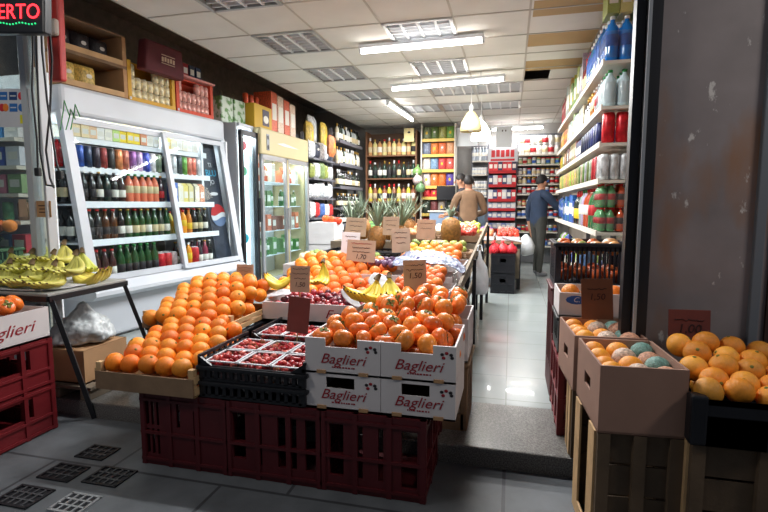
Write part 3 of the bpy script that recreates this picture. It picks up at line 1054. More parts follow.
# heap of oranges in the middle
def mid(u, v):
    return .525 + .22 * v - .10 * max(0, abs(u - .42) * 2 - .2) ** 2
heap('orange', .098, (lambda v: -1.66, lambda v: -.82), (3.14, 3.80), mid, lambda u: R.choice([(248, 150, 40), (244, 138, 30)]) if u < .45 else R.choice(MAND), 'the heap behind the low white carton')
# crate of small red-orange mandarins beside the aisle
carton('fruit_carton', 'pale carton of small mandarins beside the aisle, right of the tilted price card', 'fruit carton', (-.53, 3.12, .47), .36, .56, .14, 'box_white', 'box_inside', -.02)
t = tag(obj('plastic_crate', crate_mb(.4, .3, .455, 5, 4), 'black_plastic'), 'black plastic crate under the small mandarins', 'crate'); t.location = (-.54, 2.99, .003)
heap('mandarin', .075, (-.69, -.37), (2.86, 3.39), lambda u, v: .64 + .07 * v, MAND, 'the aisle-side carton', part=True)
price_sign(415, 278, 2.84, .135, .21, [('s', .36, .8), ('s', .22, .75), ('1,50', .06, .046)], 'large tilted brown price sign stuck in front of the small mandarins', rz=.05, roll=-.06)
price_sign(361, 251, 3.62, .225, .165, [('s', .34, .7), ('s', .15, .62), ('s', -.04, .6), ('1,70', -.27, .05)], 'wide brown price sign with reddish writing on the middle orange heap', ink='mix', roll=.04)
price_sign(350.5, 243, 3.74, .15, .17, [('s', .3, .6), ('s', .1, .5)], 'white paper sign standing behind the wide brown price sign', m='sign_card_white', roll=.04)
# patterned film over the next crate, plums
carton('fruit_carton', 'carton of purple plums beneath the patterned film', 'fruit carton', (-.78, 3.60, .445), .80, .32, .20, 'box_white', 'box_inside')
heap('plum', .055, (-1.16, -.80), (3.62, 3.84), lambda u, v: .70 + .02 * v, [(96, 66, 100), (116, 84, 116), (84, 60, 96)], 'the carton under the film', adj='purple', part=False)
fm = pattern('film_print', 'plain', (140, 148, 168), None, rough=.4, var=.12, nscale=14, spots=((84, 76, 124), 15, .56, .6, (1, 1, 1)))
sheet_px('film_sheet', 'white film printed with dark fruit, draped over a crate behind the tilted card', [
    [(392, 268, 3.50), (425, 262, 3.46), (452, 264, 3.44), (463, 276, 3.40)],
    [(392, 262, 3.62), (420, 256, 3.60), (450, 257, 3.58), (466, 270, 3.50)],
    [(398, 254, 3.80), (420, 249, 3.82), (445, 251, 3.80), (466, 266, 3.70)]], fm, 'plastic film', sub=5, crumple=.035)
# oranges at the next step
carton('fruit_carton', 'low carton of oranges on the third step, behind the patterned film', 'fruit carton', (-.60, 4.06, .545), .52, .48, .13, 'box_white', 'box_inside')
heap('orange', .098, (lambda v: -.86, lambda v: -.36), (3.86, 4.34), lambda u, v: .69 + .11 * v, lambda u: R.choice(ORANGE) if u < .5 else R.choice(PERS), 'the third step')
price_sign(401, 240.5, 3.86, .15, .19, [('s', .32, .7), ('s', .12, .6), ('s', -.1, .5)], 'pale brown price sign at the left end of the third step oranges', roll=-.05)
# pears and greens
GREENS = [(150, 160, 80), (120, 140, 64), (170, 176, 100)]
for i in range(12):
    x = -.86 + .088 * (i % 6); y = 4.52 + .12 * (i // 6)
    fruit('pear', (x, y, .74 + .04 * (i // 6)), .085, R.choice(GREENS), f"green pear, {OR(i % 6, 6)} in the {ORD[i // 6]} row on the step behind the oranges", 'pear', 'pears on the fourth step', sc=None, rot=(R.uniform(.9, 1.9), 0, R.uniform(0, 6)))
t = tag(obj('fruit_carton', crate_mb(.58, .3, .06, 8, 5), 'wood_dull'), 'flat wooden tray holding green pears on the fourth step', 'fruit tray'); t.location = (-.63, 4.61, .665)
price_sign(426, 229.5, 4.46, .17, .18, [('s', .3, .7), ('s', .05, .6)], 'brown price sign among the pale fruit in front of the pineapple', roll=.04)
# apples etc. on the top step
for nm, x0, x1, y0, y1, cols, w_, d in (('red apples', -.62, -.30, 5.02, 5.42, [(176, 60, 50), (196, 92, 60), (206, 110, 76)], 'red apple', .085),
                                      ('yellow-green apples', -.66, -.30, 5.46, 5.9, [(206, 204, 96), (190, 200, 80), (214, 206, 120)], 'yellow-green apple', .085),
                                      ('peach-coloured fruit', -1.10, -.80, 5.02, 5.42, [(222, 150, 104), (230, 160, 116)], 'peach-coloured fruit', .085)):
    carton('fruit_tray', f'shallow carton of {nm} on the top step', 'fruit tray', ((x0 + x1) / 2, (y0 + y1) / 2, .765), x1 - x0 + .02, y1 - y0 + .02, .07, 'wood_dull', 'box_inside')
    heap('apple', d, (x0, x1), (y0, y1), lambda u, v: .845 + .07 * v, cols, f'the {nm} carton', word=w_, part=False)
for i in range(8):
    fruit('onion', (-1.08 + .1 * (i % 4), 5.55 + .11 * (i // 4), .86 + .02 * (i // 4)), .09, (222, 216, 196), f"white onion, {OR(i % 4, 4)} in the {ORD[i // 4]} row behind the peach-coloured fruit", 'onion', 'white onions', part=False)
t = tag(obj('fruit_tray', crate_mb(.42, .26, .05, 6, 4), 'wood_dull'), 'flat tray holding white onions at the back of the display', 'fruit tray'); t.location = (-.93, 5.6, .763)
# pineapple with its crown, and the tufted pineapple crowns to the left
def spiky(q, c, n, L, w_, m=0, rng=R, up=.9):
    for k in range(n):
        a = rng.uniform(0, 2 * PI); el = rng.uniform(.35, 1.45) * up if up < 1 else rng.uniform(.85, 1.45)
        d = Vector((math.cos(a) * math.cos(el), math.sin(a) * math.cos(el), math.sin(el)))
        l = L * rng.uniform(.6, 1.1)
        s_ = d.cross(Vector((0, 0, 1)))
        s_ = s_.normalized() * w_ if s_.length > .01 else Vector((w_, 0, 0))
        c0 = Vector(c)
        mdp = c0 + d * l * .55
        tip = c0 + d * l + Vector((d.x * .2, d.y * .2, -.25 * math.cos(el))) * l * .6
        q.add([c0 - s_ * .7, c0 + s_ * .7, mdp + s_, mdp - s_, tip], [(0, 1, 2, 3), (3, 2, 4)], m, True)
mat('pine_skin', (142, 98, 48), .6, var=.4, scale=50, bump=.8, bscale=45)
mat('pine_leaf', (128, 142, 122), .55, var=.2)
def pineapple(loc, label, sc=1, lean=(0, 0, 0), nl=26, L=.2, lw=.012, group=None):
    o = thing('pineapple', label, 'pineapple', loc, rot=lean, group=group)
    o.scale = (sc,) * 3
    q = MB(); q.lathe([(.02, 0), (.06, .01), (.078, .06), (.08, .12), (.066, .18), (.03, .205), (.001, .208)], 14); obj('fruit', q, 'pine_skin', o)
    q = MB(); spiky(q, (0, 0, .19), nl, L, lw, up=1); obj('crown', q, 'pine_leaf', o)
    return o
p = at(451, 214, 4.86); pineapple((p.x, p.y, .765), 'upright brown pineapple between the pale fruit and the red apples', 1.25, L=.12, nl=16)
q = MB(); q.box((-1.45, 4.96, .55), (.9, .5, .2)); 
PN = [(352, 4.75), (365, 5.2), (376, 4.6), (388, 5.15), (399, 4.72), (407, 5.22)]
for i, (px, Y) in enumerate(PN):
    p = at(px, 230, Y)
    pineapple((p.x, Y, .716 if Y < 5 else .772), f"pineapple with big grey-green crown, {OR(i, 6)} of those behind the price signs", 1.1, (R.uniform(-.15, .15), R.uniform(-.2, .2), R.uniform(0, 6)), 64, .29, .007)
t = tag(obj('plastic_crate', crate_mb(.80, .40, .04, 12, 5), 'black_plastic'), 'black plastic tray under the front pineapples', 'crate'); t.location = (-1.34, 4.69, .665) 
# zucchini and peppers on the left
ZG = [(74, 120, 50), (60, 104, 44), (96, 140, 60)]
t = tag(obj('plastic_crate', crate_mb(.44, .42, .07, 8, 5), 'black_plastic'), 'shallow black plastic crate of zucchini left of the pineapples', 'crate'); t.location = (-1.60, 5.70, .763)
for i in range(12):
    fruit('zucchini', (-1.60 + R.uniform(-.03, .03), 5.55 + .026 * i, .83 + .004 * i + .03 * (i % 2)), .34, R.choice(ZG), f"dark green zucchini, {OR(i, 12, 'near', 'far')} in the crate left of the pineapples", 'zucchini', 'zucchini in the green crate', rot=(0, 0, R.uniform(-.15, .15)))
for i, c in enumerate(((232, 92, 30), (226, 84, 26), (206, 60, 30))):
    fruit('apple', at(326 + 6 * i, 219 + i, 6.4) , .11, c, f"orange-red pepper, {OR(i, 3)} beside the zucchini crate", 'pepper', rot=(.3, .2, i))
for k in range(3):
    carton('fruit_carton', f"{('lowest', 'middle', 'topmost')[k]} pale carton of the stack under the orange-red peppers", 'fruit carton', (-2.44, 6.42, .003 + .302 * k), .36, .34, .30, 'box_white', 'box_inside', lid=True)
carton('fruit_tray', 'carton of cauliflower between the oranges and the pineapples', 'fruit tray', (-1.45, 4.12, .545), .80, .54, .10, 'box_white', 'box_inside')
mat('floret', (222, 214, 180), .8, bump=1, bscale=40)
mat('floret_green', (140, 160, 90), .8, bump=1, bscale=40)
for i in range(6):
    x, y = -1.70 + .25 * (i % 3), 4.02 + .22 * (i // 3)
    o = thing('cauliflower', f"{'pale' if i % 2 == 0 else 'greenish'} cauliflower, {OR(i % 3, 3)} in the {('front', 'back')[i // 3]} row behind the middle oranges", 'cauliflower', (x, y, .68))
    q = MB()
    for k in range(9):
        a = k * 2.4; r_ = .022 * math.sqrt(k)
        q.ball((r_ * math.cos(a), r_ * math.sin(a), .03 - r_ * .3), .034, 8, 6)
    obj('head', q, 'floret' if i % 2 == 0 else 'floret_green', o)
    q = MB(); spiky(q, (0, 0, -.06), 12, .10, .03, up=.9); obj('leaves', q, mat('cab_leaf', (124, 156, 84), .6, var=.2), o)
price_sign(356, 227, 4.45, .2, .17, [('s', .3, .7), ('s', .05, .6), ('s', -.2, .5)], 'brown price sign farthest left, in front of the zucchini', roll=.06)
price_sign(391, 226, 4.5, .155, .17, [('s', .3, .7), ('s', .05, .6), ('s', -.2, .5)], 'brown price sign standing directly in front of the pineapple crowns')

# white carrier bags hanging along the aisle side of the display
def bag_hang(px0, py0, px1, py1, Y, label, m='white_plastic_film'):
    a, c = at(px0, py0, Y), at(px1, py1, Y)
    w_, h_ = c.x - a.x, a.z - c.z
    o = thing('carrier_bag', label, 'carrier bag', ((a.x + c.x) / 2, Y, c.z))
    q = MB()
    n = 12
    rows = [(.03, 1.0), (.12, .8), (.34, .62), (.46, .35), (.5, .1), (.42, 0)]
    vs, fs = [], []
    for k, (hw, z) in enumerate(rows):
        for i in range(n):
            g = 2 * PI * i / n
            wob = 1 + .12 * math.sin(3 * g + k)
            vs.append((hw * w_ * math.cos(g) * wob, .06 * hw * 2 * math.sin(g) * wob, z * h_))
    for k in range(len(rows) - 1):
        for i in range(n):
            fs.append((k * n + i, k * n + (i + 1) % n, (k + 1) * n + (i + 1) % n, (k + 1) * n + i))
    fs.append(tuple((len(rows) - 1) * n + i for i in range(n)))
    q.add(vs, fs, 0, True); obj('bag', q, m, o)
    q = MB(); q.tube([(-.02, 0, h_ * .98), (-.012, 0, h_ * 1.12), (.012, 0, h_ * 1.12), (.02, 0, h_ * .98)], .005, 5); obj('handle', q, m, o)
    return o
bag_hang(470, 250, 489, 294, 4.35, 'white carrier bag hanging on the aisle side of the display')
bag_hang(444, 275, 470, 312, 2.93, 'crumpled pale plastic bag hanging behind the right white cartons', 'film')

# black bins stacked in the aisle and red nets above
for k, lb in enumerate(('lower black plastic crate of the pair standing in the aisle', 'upper black plastic crate of the pair standing in the aisle')):
    t = tag(obj('plastic_crate', bin_mb(.29, .36, .255, [(.35, .65, .55, .75)], [(.3, .7, .55, .75)]), 'black_plastic'), lb, 'crate')
    t.location = (-.08, 6.72, .003 + .26 * k)
def net_bag(loc, d, col, label, m='foil', cat='net bag', gr=None, name='net_bag'):
    q = MB(); q.lathe([(.05, 0), (.38, .06), (.5, .3), (.42, .6), (.16, .82), (.07, .95), (.14, 1.05)], 12)
    o = link(name, q.mesh(name, [m]), None, loc, (R.uniform(-.3, .3), R.uniform(-.3, .3), R.uniform(0, 6)), d, col)
    return tag(o, label, cat, gr)
for i in range(5):
    net_bag((-.18 + .1 * (i % 3), 6.64 + .16 * (i // 3), .50), .16, [(196, 40, 50), (214, 50, 56), (180, 30, 44)][i % 3], f"red net bag, {OR(i % 3, 3 if i < 3 else 2)} in the {('front', 'back')[i // 3]} row on the aisle crates")
b = MB(); b.tube([(0, 0, 0), (.1, -.02, -.02), (.24, -.03, -.05)], [.02, .024, .01], 6)
p = at(502, 243, 6.5); t = tag(obj('paper_roll', b, 'paper_white'), 'white rolled wrapper sticking out over the red nets', 'wrapper'); t.location = (p.x, 6.66, .72)

# counter of produce beyond the display
b = MB()
cnt = thing('produce_counter', 'low produce counter at the back, beyond the stepped display', 'counter', (-.5, 7.4, 0))
q = MB(); q.box((0, 0, .63), (1.3, 1.0, .03)); part('top', q, 'wood_dull', cnt)
for sx in (-.62, .62):
    for sy in (-.46, .46):
        q = MB(); q.box((sx, sy, .31), (.05, .05, .62)); part('leg', q, 'dark_metal', cnt)
q = MB(); q.box((0, -.48, .35), (1.26, .02, .4)); part('front_board', q, 'wood_grey', cnt)
for nm, x0, x1, y0, y1, cols, w_, d in (('red tomatoes', -.18, .12, 6.98, 7.4, [(206, 60, 44), (214, 74, 54)], 'tomato', .075), ('onions', -.52, -.22, 6.98, 7.4, [(206, 140, 96), (190, 120, 80)], 'brown onion', .075),
                                      ('purple fruit', -.52, -.22, 7.45, 7.85, [(104, 60, 150), (120, 74, 160)], 'purple fruit', .08), ('pink apples', -.18, .12, 7.45, 7.85, [(216, 120, 110), (224, 150, 130)], 'pink apple', .08)):
    carton('fruit_tray', f'shallow carton of {nm} on the back counter', 'fruit tray', ((x0 + x1) / 2, (y0 + y1) / 2, .65), x1 - x0 + .01, y1 - y0 + .01, .06, 'box_white', 'box_inside')
    heap('apple', d, (x0, x1), (y0, y1), lambda u, v: .725 + .06 * v, cols, f'the back counter carton of {nm}', word=w_, part=False)

# ================================================================== right foreground
carton('cardboard_box', 'tall brown cardboard box nearest on the right, wrapped fruit inside', 'cardboard box', (.43, 1.95, .375), .275, .36, .235, 'kraft', 'box_inside', .07, side_slot=(.36, .64, .42, .62))
carton('cardboard_box', 'second brown cardboard box, just behind the nearest one on the right', 'cardboard box', (.395, 2.335, .375), .28, .36, .235, 'kraft', 'box_inside', .07, side_slot=(.36, .64, .42, .62))
WR = [(244, 160, 40), (110, 150, 140), (206, 180, 160), (240, 150, 40), (206, 150, 120), (244, 156, 44)]
mat('wrapped_print', (200, 200, 200), .4, objcol=True, var=.45, scale=9, bump=.5, bscale=20)
P_WRAP = None
q = MB(); q.ball((0, 0, 0), .5, 14, 9); P_WRAP = q.mesh('wrapped_orange', ['wrapped_print'])
def wrapped(cx, cy, z, nx, ny, dx, dy, where, rz):
    for j in range(ny):
        for i in range(nx):
            c = WR[(i * 2 + j * 3) % 6]
            u, v = (i - (nx - 1) / 2) * dx, (j - (ny - 1) / 2) * dy
            p = Vector((cx + u * math.cos(rz) - v * math.sin(rz), cy + u * math.sin(rz) + v * math.cos(rz), z + R.uniform(-.008, .01)))
            pl = c[0] > 230
            wd = f"{'bare orange' if pl else 'paper-wrapped orange'}, {OR(i, nx)} in the {ORD[j]} row of {where}"
            o = link('orange' if pl else 'wrapped_orange', P_ORANGE if pl else P_WRAP, None, p, (R.uniform(0, 6), R.uniform(0, 6), 0), .09, c)
            tag(o, wd, 'orange')
wrapped(.43, 1.95, .565, 3, 4, .088, .086, 'the nearest brown box', .07)
wrapped(.395, 2.335, .570, 3, 4, .088, .086, 'the second brown box', .07)
price_sign(597, 299, 2.42, .135, .185, [('s', .25, .6), ('1,50', .05, .04)], 'brown price sign standing in the second brown box on the right', m='sign_card_brown', roll=-.04)

# stacked wooden crates under them
def wcrate(label, loc, w, d, h, rz=0, m='wood_old'):
    o = thing('wooden_crate', label, 'wooden crate', loc, rz)
    for sx in (-1, 0, 1):
        for sy in (-1, 1):
            if sx == 0 and sy == 1: continue
            q = MB(); q.box((sx * (w / 2 - .02), sy * (d / 2 - .012), h / 2), (.04, .024, h)); obj('upright', q, m, o)
    n = 4
    for k in range(n):
        z = h * (k + .5) / n
        for sy in (-1, 1):
            q = MB(); q.box((0, sy * (d / 2 - .028), z), (w - .006, .008, h / n - .010)); obj('slat', q, m, o)
        q = MB(); q.box(((w / 2 + .003), 0, z), (.007, d - .05, h / n - .014)); obj('slat', q, m, o)
    for y in (-d / 2 + .07, d / 2 - .06):
        q = MB(); q.box((-w / 2 - .003, y, h / 2), (.008, .085, h - .004)); obj('side_board', q, 'wood_pale', o)
    q = MB(); q.box((-w / 2 - .003, 0, .035), (.008, d - .2, .05)); obj('side_board', q, 'wood_pale', o)
    q = MB(); q.box((0, 0, h - .006), (w - .03, d - .05, .010)); obj('top_board', q, m, o)
    return o
wcrate('upended wooden crate under the nearest brown box on the right', (.43, 1.95, -.088), .27, .36, .46, .07)
wcrate('wooden slatted crate under the black crate of oranges at the right edge', (.795, 1.93, -.088), .42, .4, .47)
wcrate('wooden crate under the second brown box, beside the red crate', (.405, 2.40, .004), .23, .19, .366, .0)
def black_orange(loc, w, d, h):
    o = thing('plastic_crate', 'black plastic crate heaped with oranges at the right edge', 'crate', loc)
    q = MB(); t_ = .012
    q.box((0, 0, .008), (w - .01, d - .01, .012))
    for sx in (-1, 1):
        q.box((sx * (w / 2 - t_ / 2), 0, h / 2), (t_, d, h))
    q.box((0, d / 2 - t_ / 2, h / 2), (w, t_, h))
    q.box((0, -d / 2 + t_ / 2, h * .33), (w, t_, h * .66)); q.box((0, -d / 2 + t_ / 2, h * .95), (w, t_, h * .1))
    q.box((-w * .26, -d / 2 + t_ / 2, h * .5), (w * .48, t_, h)); q.box((w * .43, -d / 2 + t_ / 2, h * .5), (w * .14, t_, h))
    obj('body', q, 'black_plastic', o)
    for sx in (-1, 1):
        for sy in (-1, 1):
            q = MB(); q.box((sx * (w / 2 - .02), sy * (d / 2 - .02), h * .54), (.05, .05, h * 1.08), bev=.008); obj('corner_post', q, 'black_plastic', o)
    return o
black_orange((.795, 1.93, .385), .44, .42, .15)
heap('orange', .09, (.59, 1.005), (1.735, 2.13), lambda u, v: .505 + .11 * v + .03 * (1 - abs(u - .3) * 2), [(240, 158, 52), (244, 166, 60), (236, 148, 44)], 'the black crate at the right edge', under=True)
price_sign(689, 331, 2.19, .15, .17, [('s', .26, .7), ('1,00', .05, .05)], 'dark brown price sign leaning behind the oranges at the right edge', m='sign_card_dark', roll=-.02, tilt=.06)

# behind: red crate, white box with blue mark, black crate
RHX = [(.1, .24, .2, .4), (.1, .24, .5, .8), (.4, .6, .5, .8), (.76, .9, .2, .4), (.76, .9, .5, .8)]
t = tag(obj('plastic_crate', bin_mb(.26, .46, .40, RHX, RHX), 'red_plastic'), 'red plastic crate standing by the threshold, right of the aisle', 'crate'); t.location = (.385, 2.76, .004)
t = tag(obj('plastic_crate', crate_mb(.33, .3, .185, 5, 4), 'black_plastic'), 'black plastic crate under the small white box with a blue mark', 'crate'); t.location = (.41, 2.73, .408)
o = carton('fruit_carton', 'small white carton with a blue mark and two oranges, below the black crate', 'fruit carton', (.408, 2.72, .597), .33, .3, .12, 'box_white', 'box_inside')
q = MB(); q.ball((-.085, -.1505, .085), (.05, .0012, .022), 14, 6); obj('blue_mark', q, 'label_blue', o)
lettering(o, 'C.', .035, 'paper_white', (-.085, -.1522, .086), shear=.3, name='brand_lettering')
q = MB(); q.ball((.07, -.1505, .06), (.012, .001, .012), 10, 5); obj('round_mark', q, 'grey_metal', o)
for i, (dx, c) in enumerate(((-.105, (240, 140, 34)), (.10, (236, 124, 30)), (-.01, (238, 134, 30)))):
    fruit('orange', (.408 + dx, 2.66, .70), .095, c, f"large orange, {OR(i, 2) if i < 2 else 'half hidden by the sign'} in the small white carton with the blue mark", 'orange', up=False)
t = tag(obj('plastic_crate', crate_mb(.40, .38, .66, 6, 5), 'dark_red_plastic'), 'dark red crate under the large black crate on the right', 'crate'); t.location = (.45, 3.24, .004)
t = tag(obj('plastic_crate', crate_mb(.39, .36, .255, 13, 10, .12, .4), mat('black_blue', (34, 38, 48), .4)), 'large black slotted crate of onions in front of the right shelves', 'crate'); t.location = (.45, 3.2, .675)
for i in range(12):
    fruit('onion', (.32 + .088 * (i % 4), 3.11 + .09 * (i // 4), .895 + R.uniform(-.01, .012)), .085, R.choice([(196, 96, 40), (206, 150, 96), (214, 190, 170), (150, 160, 80)]), f"onion, {OR(i % 4, 4)} in the {ORD[i // 4]} row of the large black crate", 'onion', 'onions in the large black crate', part=False)
for i in range(12):
    fruit('onion', (.32 + .088 * (i % 4), 3.09 + .1 * (i // 4), .74 + R.uniform(-.01, .012)), .088, R.choice([(206, 90, 40), (216, 110, 50)]), f"reddish onion, {OR(i % 4, 4)} in the {ORD[i // 4]} row low in the large black crate", 'onion', 'onions low in the large black crate', part=False)

# ================================================================== goods
PROF = {  # body profile, label band (r, z0, z1), cap (profile)
    'wine': ([(.034, 0), (.037, .01), (.037, .18), (.03, .21), (.014, .235), (.013, .285), (.001, .288)], (.0378, .05, .14), [(.0145, .245), (.015, .297), (.001, .3)], 'bottle_glass'),
    'liquor': ([(.040, 0), (.042, .012), (.042, .17), (.034, .195), (.015, .212), (.014, .25), (.001, .252)], (.0428, .05, .14), [(.017, .235), (.018, .268), (.001, .27)], 'bottle_glass'),
    'beer': ([(.029, 0), (.031, .01), (.031, .13), (.024, .165), (.013, .19), (.012, .225), (.001, .226)], (.0317, .04, .10), [(.0145, .222), (.0145, .234), (.001, .235)], 'bottle_glass'),
    'pet': ([(.038, 0), (.045, .015), (.043, .06), (.045, .09), (.045, .19), (.036, .235), (.015, .27), (.014, .29), (.001, .291)], (.0458, .10, .18), [(.018, .285), (.018, .308), (.001, .31)], 'bottle_glass'),
    'can': ([(.027, 0), (.033, .008), (.033, .112), (.027, .122), (.001, .121)], None, [(.026, .1215), (.026, .124), (.001, .1235)], 'can_print'),
    'tallcan': ([(.027, 0), (.033, .008), (.033, .155), (.027, .166), (.001, .165)], None, [(.026, .1655), (.026, .168), (.001, .1675)], 'can_print'),
    'jar': ([(.034, 0), (.038, .008), (.038, .085), (.032, .10), (.001, .101)], (.0387, .02, .07), [(.034, .098), (.034, .118), (.001, .119)], 'plastic'),
    'tin': ([(.06, 0), (.062, .006), (.062, .165), (.06, .17), (.001, .168)], (.0628, .04, .13), [(.058, .169), (.058, .172), (.001, .171)], 'plastic'),
}
PM = {}
def prod_meshes(kind, lab, cap):
    k = (kind, lab, cap)
    if k in PM: return PM[k]
    pr, band, cp, bm_ = PROF[kind]
    q = MB(); q.lathe(pr, 14); body = q.mesh(kind + '_body', [bm_])
    lb = None
    if band and lab:
        q = MB(); r, a, b_ = band; q.lathe([(r - .001, a), (r, a + .001), (r, b_ - .001), (r - .001, b_)], 14); lb = q.mesh(kind + '_label', [lab])
    q = MB(); q.lathe(cp, 10); cm = q.mesh(kind + '_cap', [cap])
    q = MB(); q.lathe(pr, 10, m=0)
    if band and lab: q.lathe([(r - .001, a), (r, a + .001), (r, b_ - .001), (r - .001, b_)], 10, m=1)
    q.lathe(cp, 8, m=2); one = q.mesh(kind, [bm_, lab or cap, cap])
    PM[k] = (body, lb, cm, one)
    return PM[k]
NAMES = {'wine': 'wine_bottle', 'liquor': 'liquor_bottle', 'beer': 'beer_bottle', 'pet': 'soft_drink_bottle', 'can': 'drink_can', 'tallcan': 'drink_can', 'jar': 'jar', 'tin': 'tin'}
CATS = {'wine': 'bottle', 'liquor': 'bottle', 'beer': 'bottle', 'pet': 'bottle', 'can': 'can', 'tallcan': 'can', 'jar': 'jar', 'tin': 'tin', 'bag': 'snack bag', 'box': 'box', 'carton': 'carton'}
def bag_mb(w, h, d):
    q = MB()
    nu, nv = 6, 7
    vs, fs = [], []
    for s_ in (1, -1):
        for j in range(nv + 1):
            for i in range(nu + 1):
                u, v = i / nu, j / nv
                t = (1 - (2 * u - 1) ** 4) * (1 - (2 * v - 1) ** 6)
                vs.append(((u - .5) * w * (1 - .05 * t), -s_ * d / 2 * t ** .6, v * h))
    k = (nu + 1) * (nv + 1)
    for j in range(nv):
        for i in range(nu):
            a = j * (nu + 1) + i
            fs.append((a, a + 1, a + nu + 2, a + nu + 1))
            fs.append((k + a + 1, k + a, k + a + nu + 1, k + a + nu + 2))
    q.add(vs, fs, 0, True)
    return q
P_BAG = bag_mb(1, 1, 1).mesh('snack_bag', ['foil'])
q = bag_mb(1, 1, 1)
q.x = Matrix()
q.ball((0, -.42, .52), (.26, .1, .2), 12, 6, 1); P_BAG2 = q.mesh('snack_bag', ['foil', 'label_yellow'])
q = bag_mb(1, 1, 1); q.ball((0, -.42, .58), (.26, .1, .14), 12, 6, 1); P_BAG3 = q.mesh('snack_bag', ['foil', 'label_white'])
q = MB(); q.box((0, 0, .5), (1, 1, 1), 0, bev=.02); q.box((0, -.5, .52), (.7, .02, .4), 1); P_BOX = q.mesh('box', ['print', 'label_white'])
q = MB(); q.box((0, 0, .42), (1, 1, .84)); q.add([(-.5, -.5, .84), (.5, -.5, .84), (.5, .5, .84), (-.5, .5, .84), (-.5, 0, 1), (.5, 0, 1)], [(0, 1, 5, 4), (2, 3, 4, 5), (1, 2, 5), (3, 0, 4)]); q.box((0, -.5, .4), (.72, .02, .34), 1); P_CART = q.mesh('carton', ['print', 'label_white'])
def prod(kind, loc, col, label, cat=None, group=None, lab='label_white', cap='cap_gold', parts=False, rz=0, sc=1, name=None, size=None, par=None):
    if kind in ('bag', 'bag2', 'bag3', 'box', 'carton'):
        me = {'bag': P_BAG, 'bag2': P_BAG2, 'bag3': P_BAG3, 'box': P_BOX, 'carton': P_CART}[kind]
        kk = 'bag' if kind.startswith('bag') else kind
        o = link(name or {'bag': 'snack_bag', 'box': 'product_box', 'carton': 'drink_carton'}[kk], me, par, loc, (0, 0, rz), size, col)
        if not par: tag(o, label, cat or CATS[kk], group)
        return o
    body, lb, cm, one = prod_meshes(kind, lab, cap)
    o = link(name or NAMES[kind], body if parts else one, par, loc, (0, 0, rz), sc, col)
    if not par: tag(o, label, cat or CATS[kind], group)
    if parts:
        if lb: link('paper_label', lb, o)
        link('cap', cm, o)
    return o
GREEN_G, BROWN_G, DARK_G, CLEAR_G, PINK_G = (34, 74, 40), (84, 48, 24), (30, 30, 32), (190, 200, 200), (222, 130, 100)
CN = {}
def cname(c):
    r, g, b_ = c
    mx, mn = max(c), min(c)
    if mx - mn < 28: return 'white' if mn > 190 else 'pale-grey' if mn > 140 else 'grey' if mn > 70 else 'dark'
    if r == mx:
        if b_ > g + 20 and r > 120: return 'pink' if g > 90 else 'magenta'
        if g > r * .78: return 'yellow' if r > 170 else 'olive'
        if g > r * .5: return 'orange' if r > 180 and b_ < g * .75 else 'peach' if r > 180 else 'brown'
        return 'red' if r > 120 else 'brown'
    if g == mx: return ('pale-green' if mn > 120 else 'green') if g > 90 else 'dark-green'
    if r > g + 10: return 'purple'
    return 'light-blue' if g > 140 else 'blue' if b_ > 110 else 'navy'


# ================================================================== the big white cooler
CR = math.atan2(.994, .113)
cl = thing('drinks_cooler', 'big white sloping-front drinks cooler with sliding glass doors on the left', 'drinks cooler', (-3.24, 3.27, .003), CR)
CLM = Matrix.Translation((-3.24, 3.27, 0)) @ Matrix.Rotation(CR, 4, 'Z')
def cw(x, y, z): return CLM @ Vector((x, y, z))
CLN, CD, G0, G1, ZB, ZT = 1.98, .84, .03, .25, .50, 1.86
def gy(z): return G0 + (G1 - G0) * (z - ZB) / (ZT - ZB)
q = MB(); q.box((CLN / 2, CD / 2 + .04, .20), (CLN, CD - .08, .36), bev=.02); q.box((CLN / 2, CD / 2 + .06, .02), (CLN - .06, CD - .14, .04)); part('base', q, mat('cooler_base', (184, 190, 198), .45), cl)
q = MB()
q.add([(0, .02, .36), (CLN, .02, .36), (CLN, -.04, .40), (0, -.04, .40), (0, -.04, .43), (CLN, -.04, .43), (CLN, gy(ZB), ZB), (0, gy(ZB), ZB), (0, CD, .36), (CLN, CD, .36), (CLN, CD, ZB), (0, CD, ZB)],
      [(0, 1, 2, 3), (3, 2, 5, 4), (4, 5, 6, 7), (7, 6, 10, 11), (0, 3, 4, 7, 11, 8), (1, 9, 10, 6, 5, 2), (8, 11, 10, 9), (0, 8, 9, 1)]); part('sill', q, 'cooler_white', cl)
q = MB(); q.box((CLN / 2, (G1 - .04 + CD) / 2, ZT + .12), (CLN, CD - G1 + .04, .23), bev=.03); part('header', q, 'cooler_white', cl)
q = MB(); q.box((CLN / 2, CD - .02, (ZB + ZT) / 2), (CLN, .04, ZT - ZB)); part('back_panel', q, mat('cooler_back', (104, 108, 114), .5), cl)
q = MB()
q.bar((.03, gy(ZB), ZB - .02), (.03, gy(ZT), ZT + .03), .075, .06); q.bar((.03, CD - .04, ZB), (.03, CD - .04, ZT), .05, .05)
part('end_post', q, 'cooler_white', cl)
q = MB(); q.bar((CLN - .03, gy(ZB), ZB - .02), (CLN - .03, gy(ZT), ZT + .03), .06, .06); part('end_post', q, 'cooler_white', cl)
q = MB(); q.box((CLN - .015, (gy(1.2) + CD) / 2, (ZB + ZT) / 2), (.02, CD - .22, ZT - ZB)); part('end_wall', q, 'inner_white', cl)
q = MB(); q.add([(.01, gy(ZB) + .05, ZB), (.01, CD - .05, ZB), (.01, CD - .05, ZT), (.01, gy(ZT) + .05, ZT)], [(0, 1, 2, 3)]); part('end_pane', q, 'clear_glass', cl)
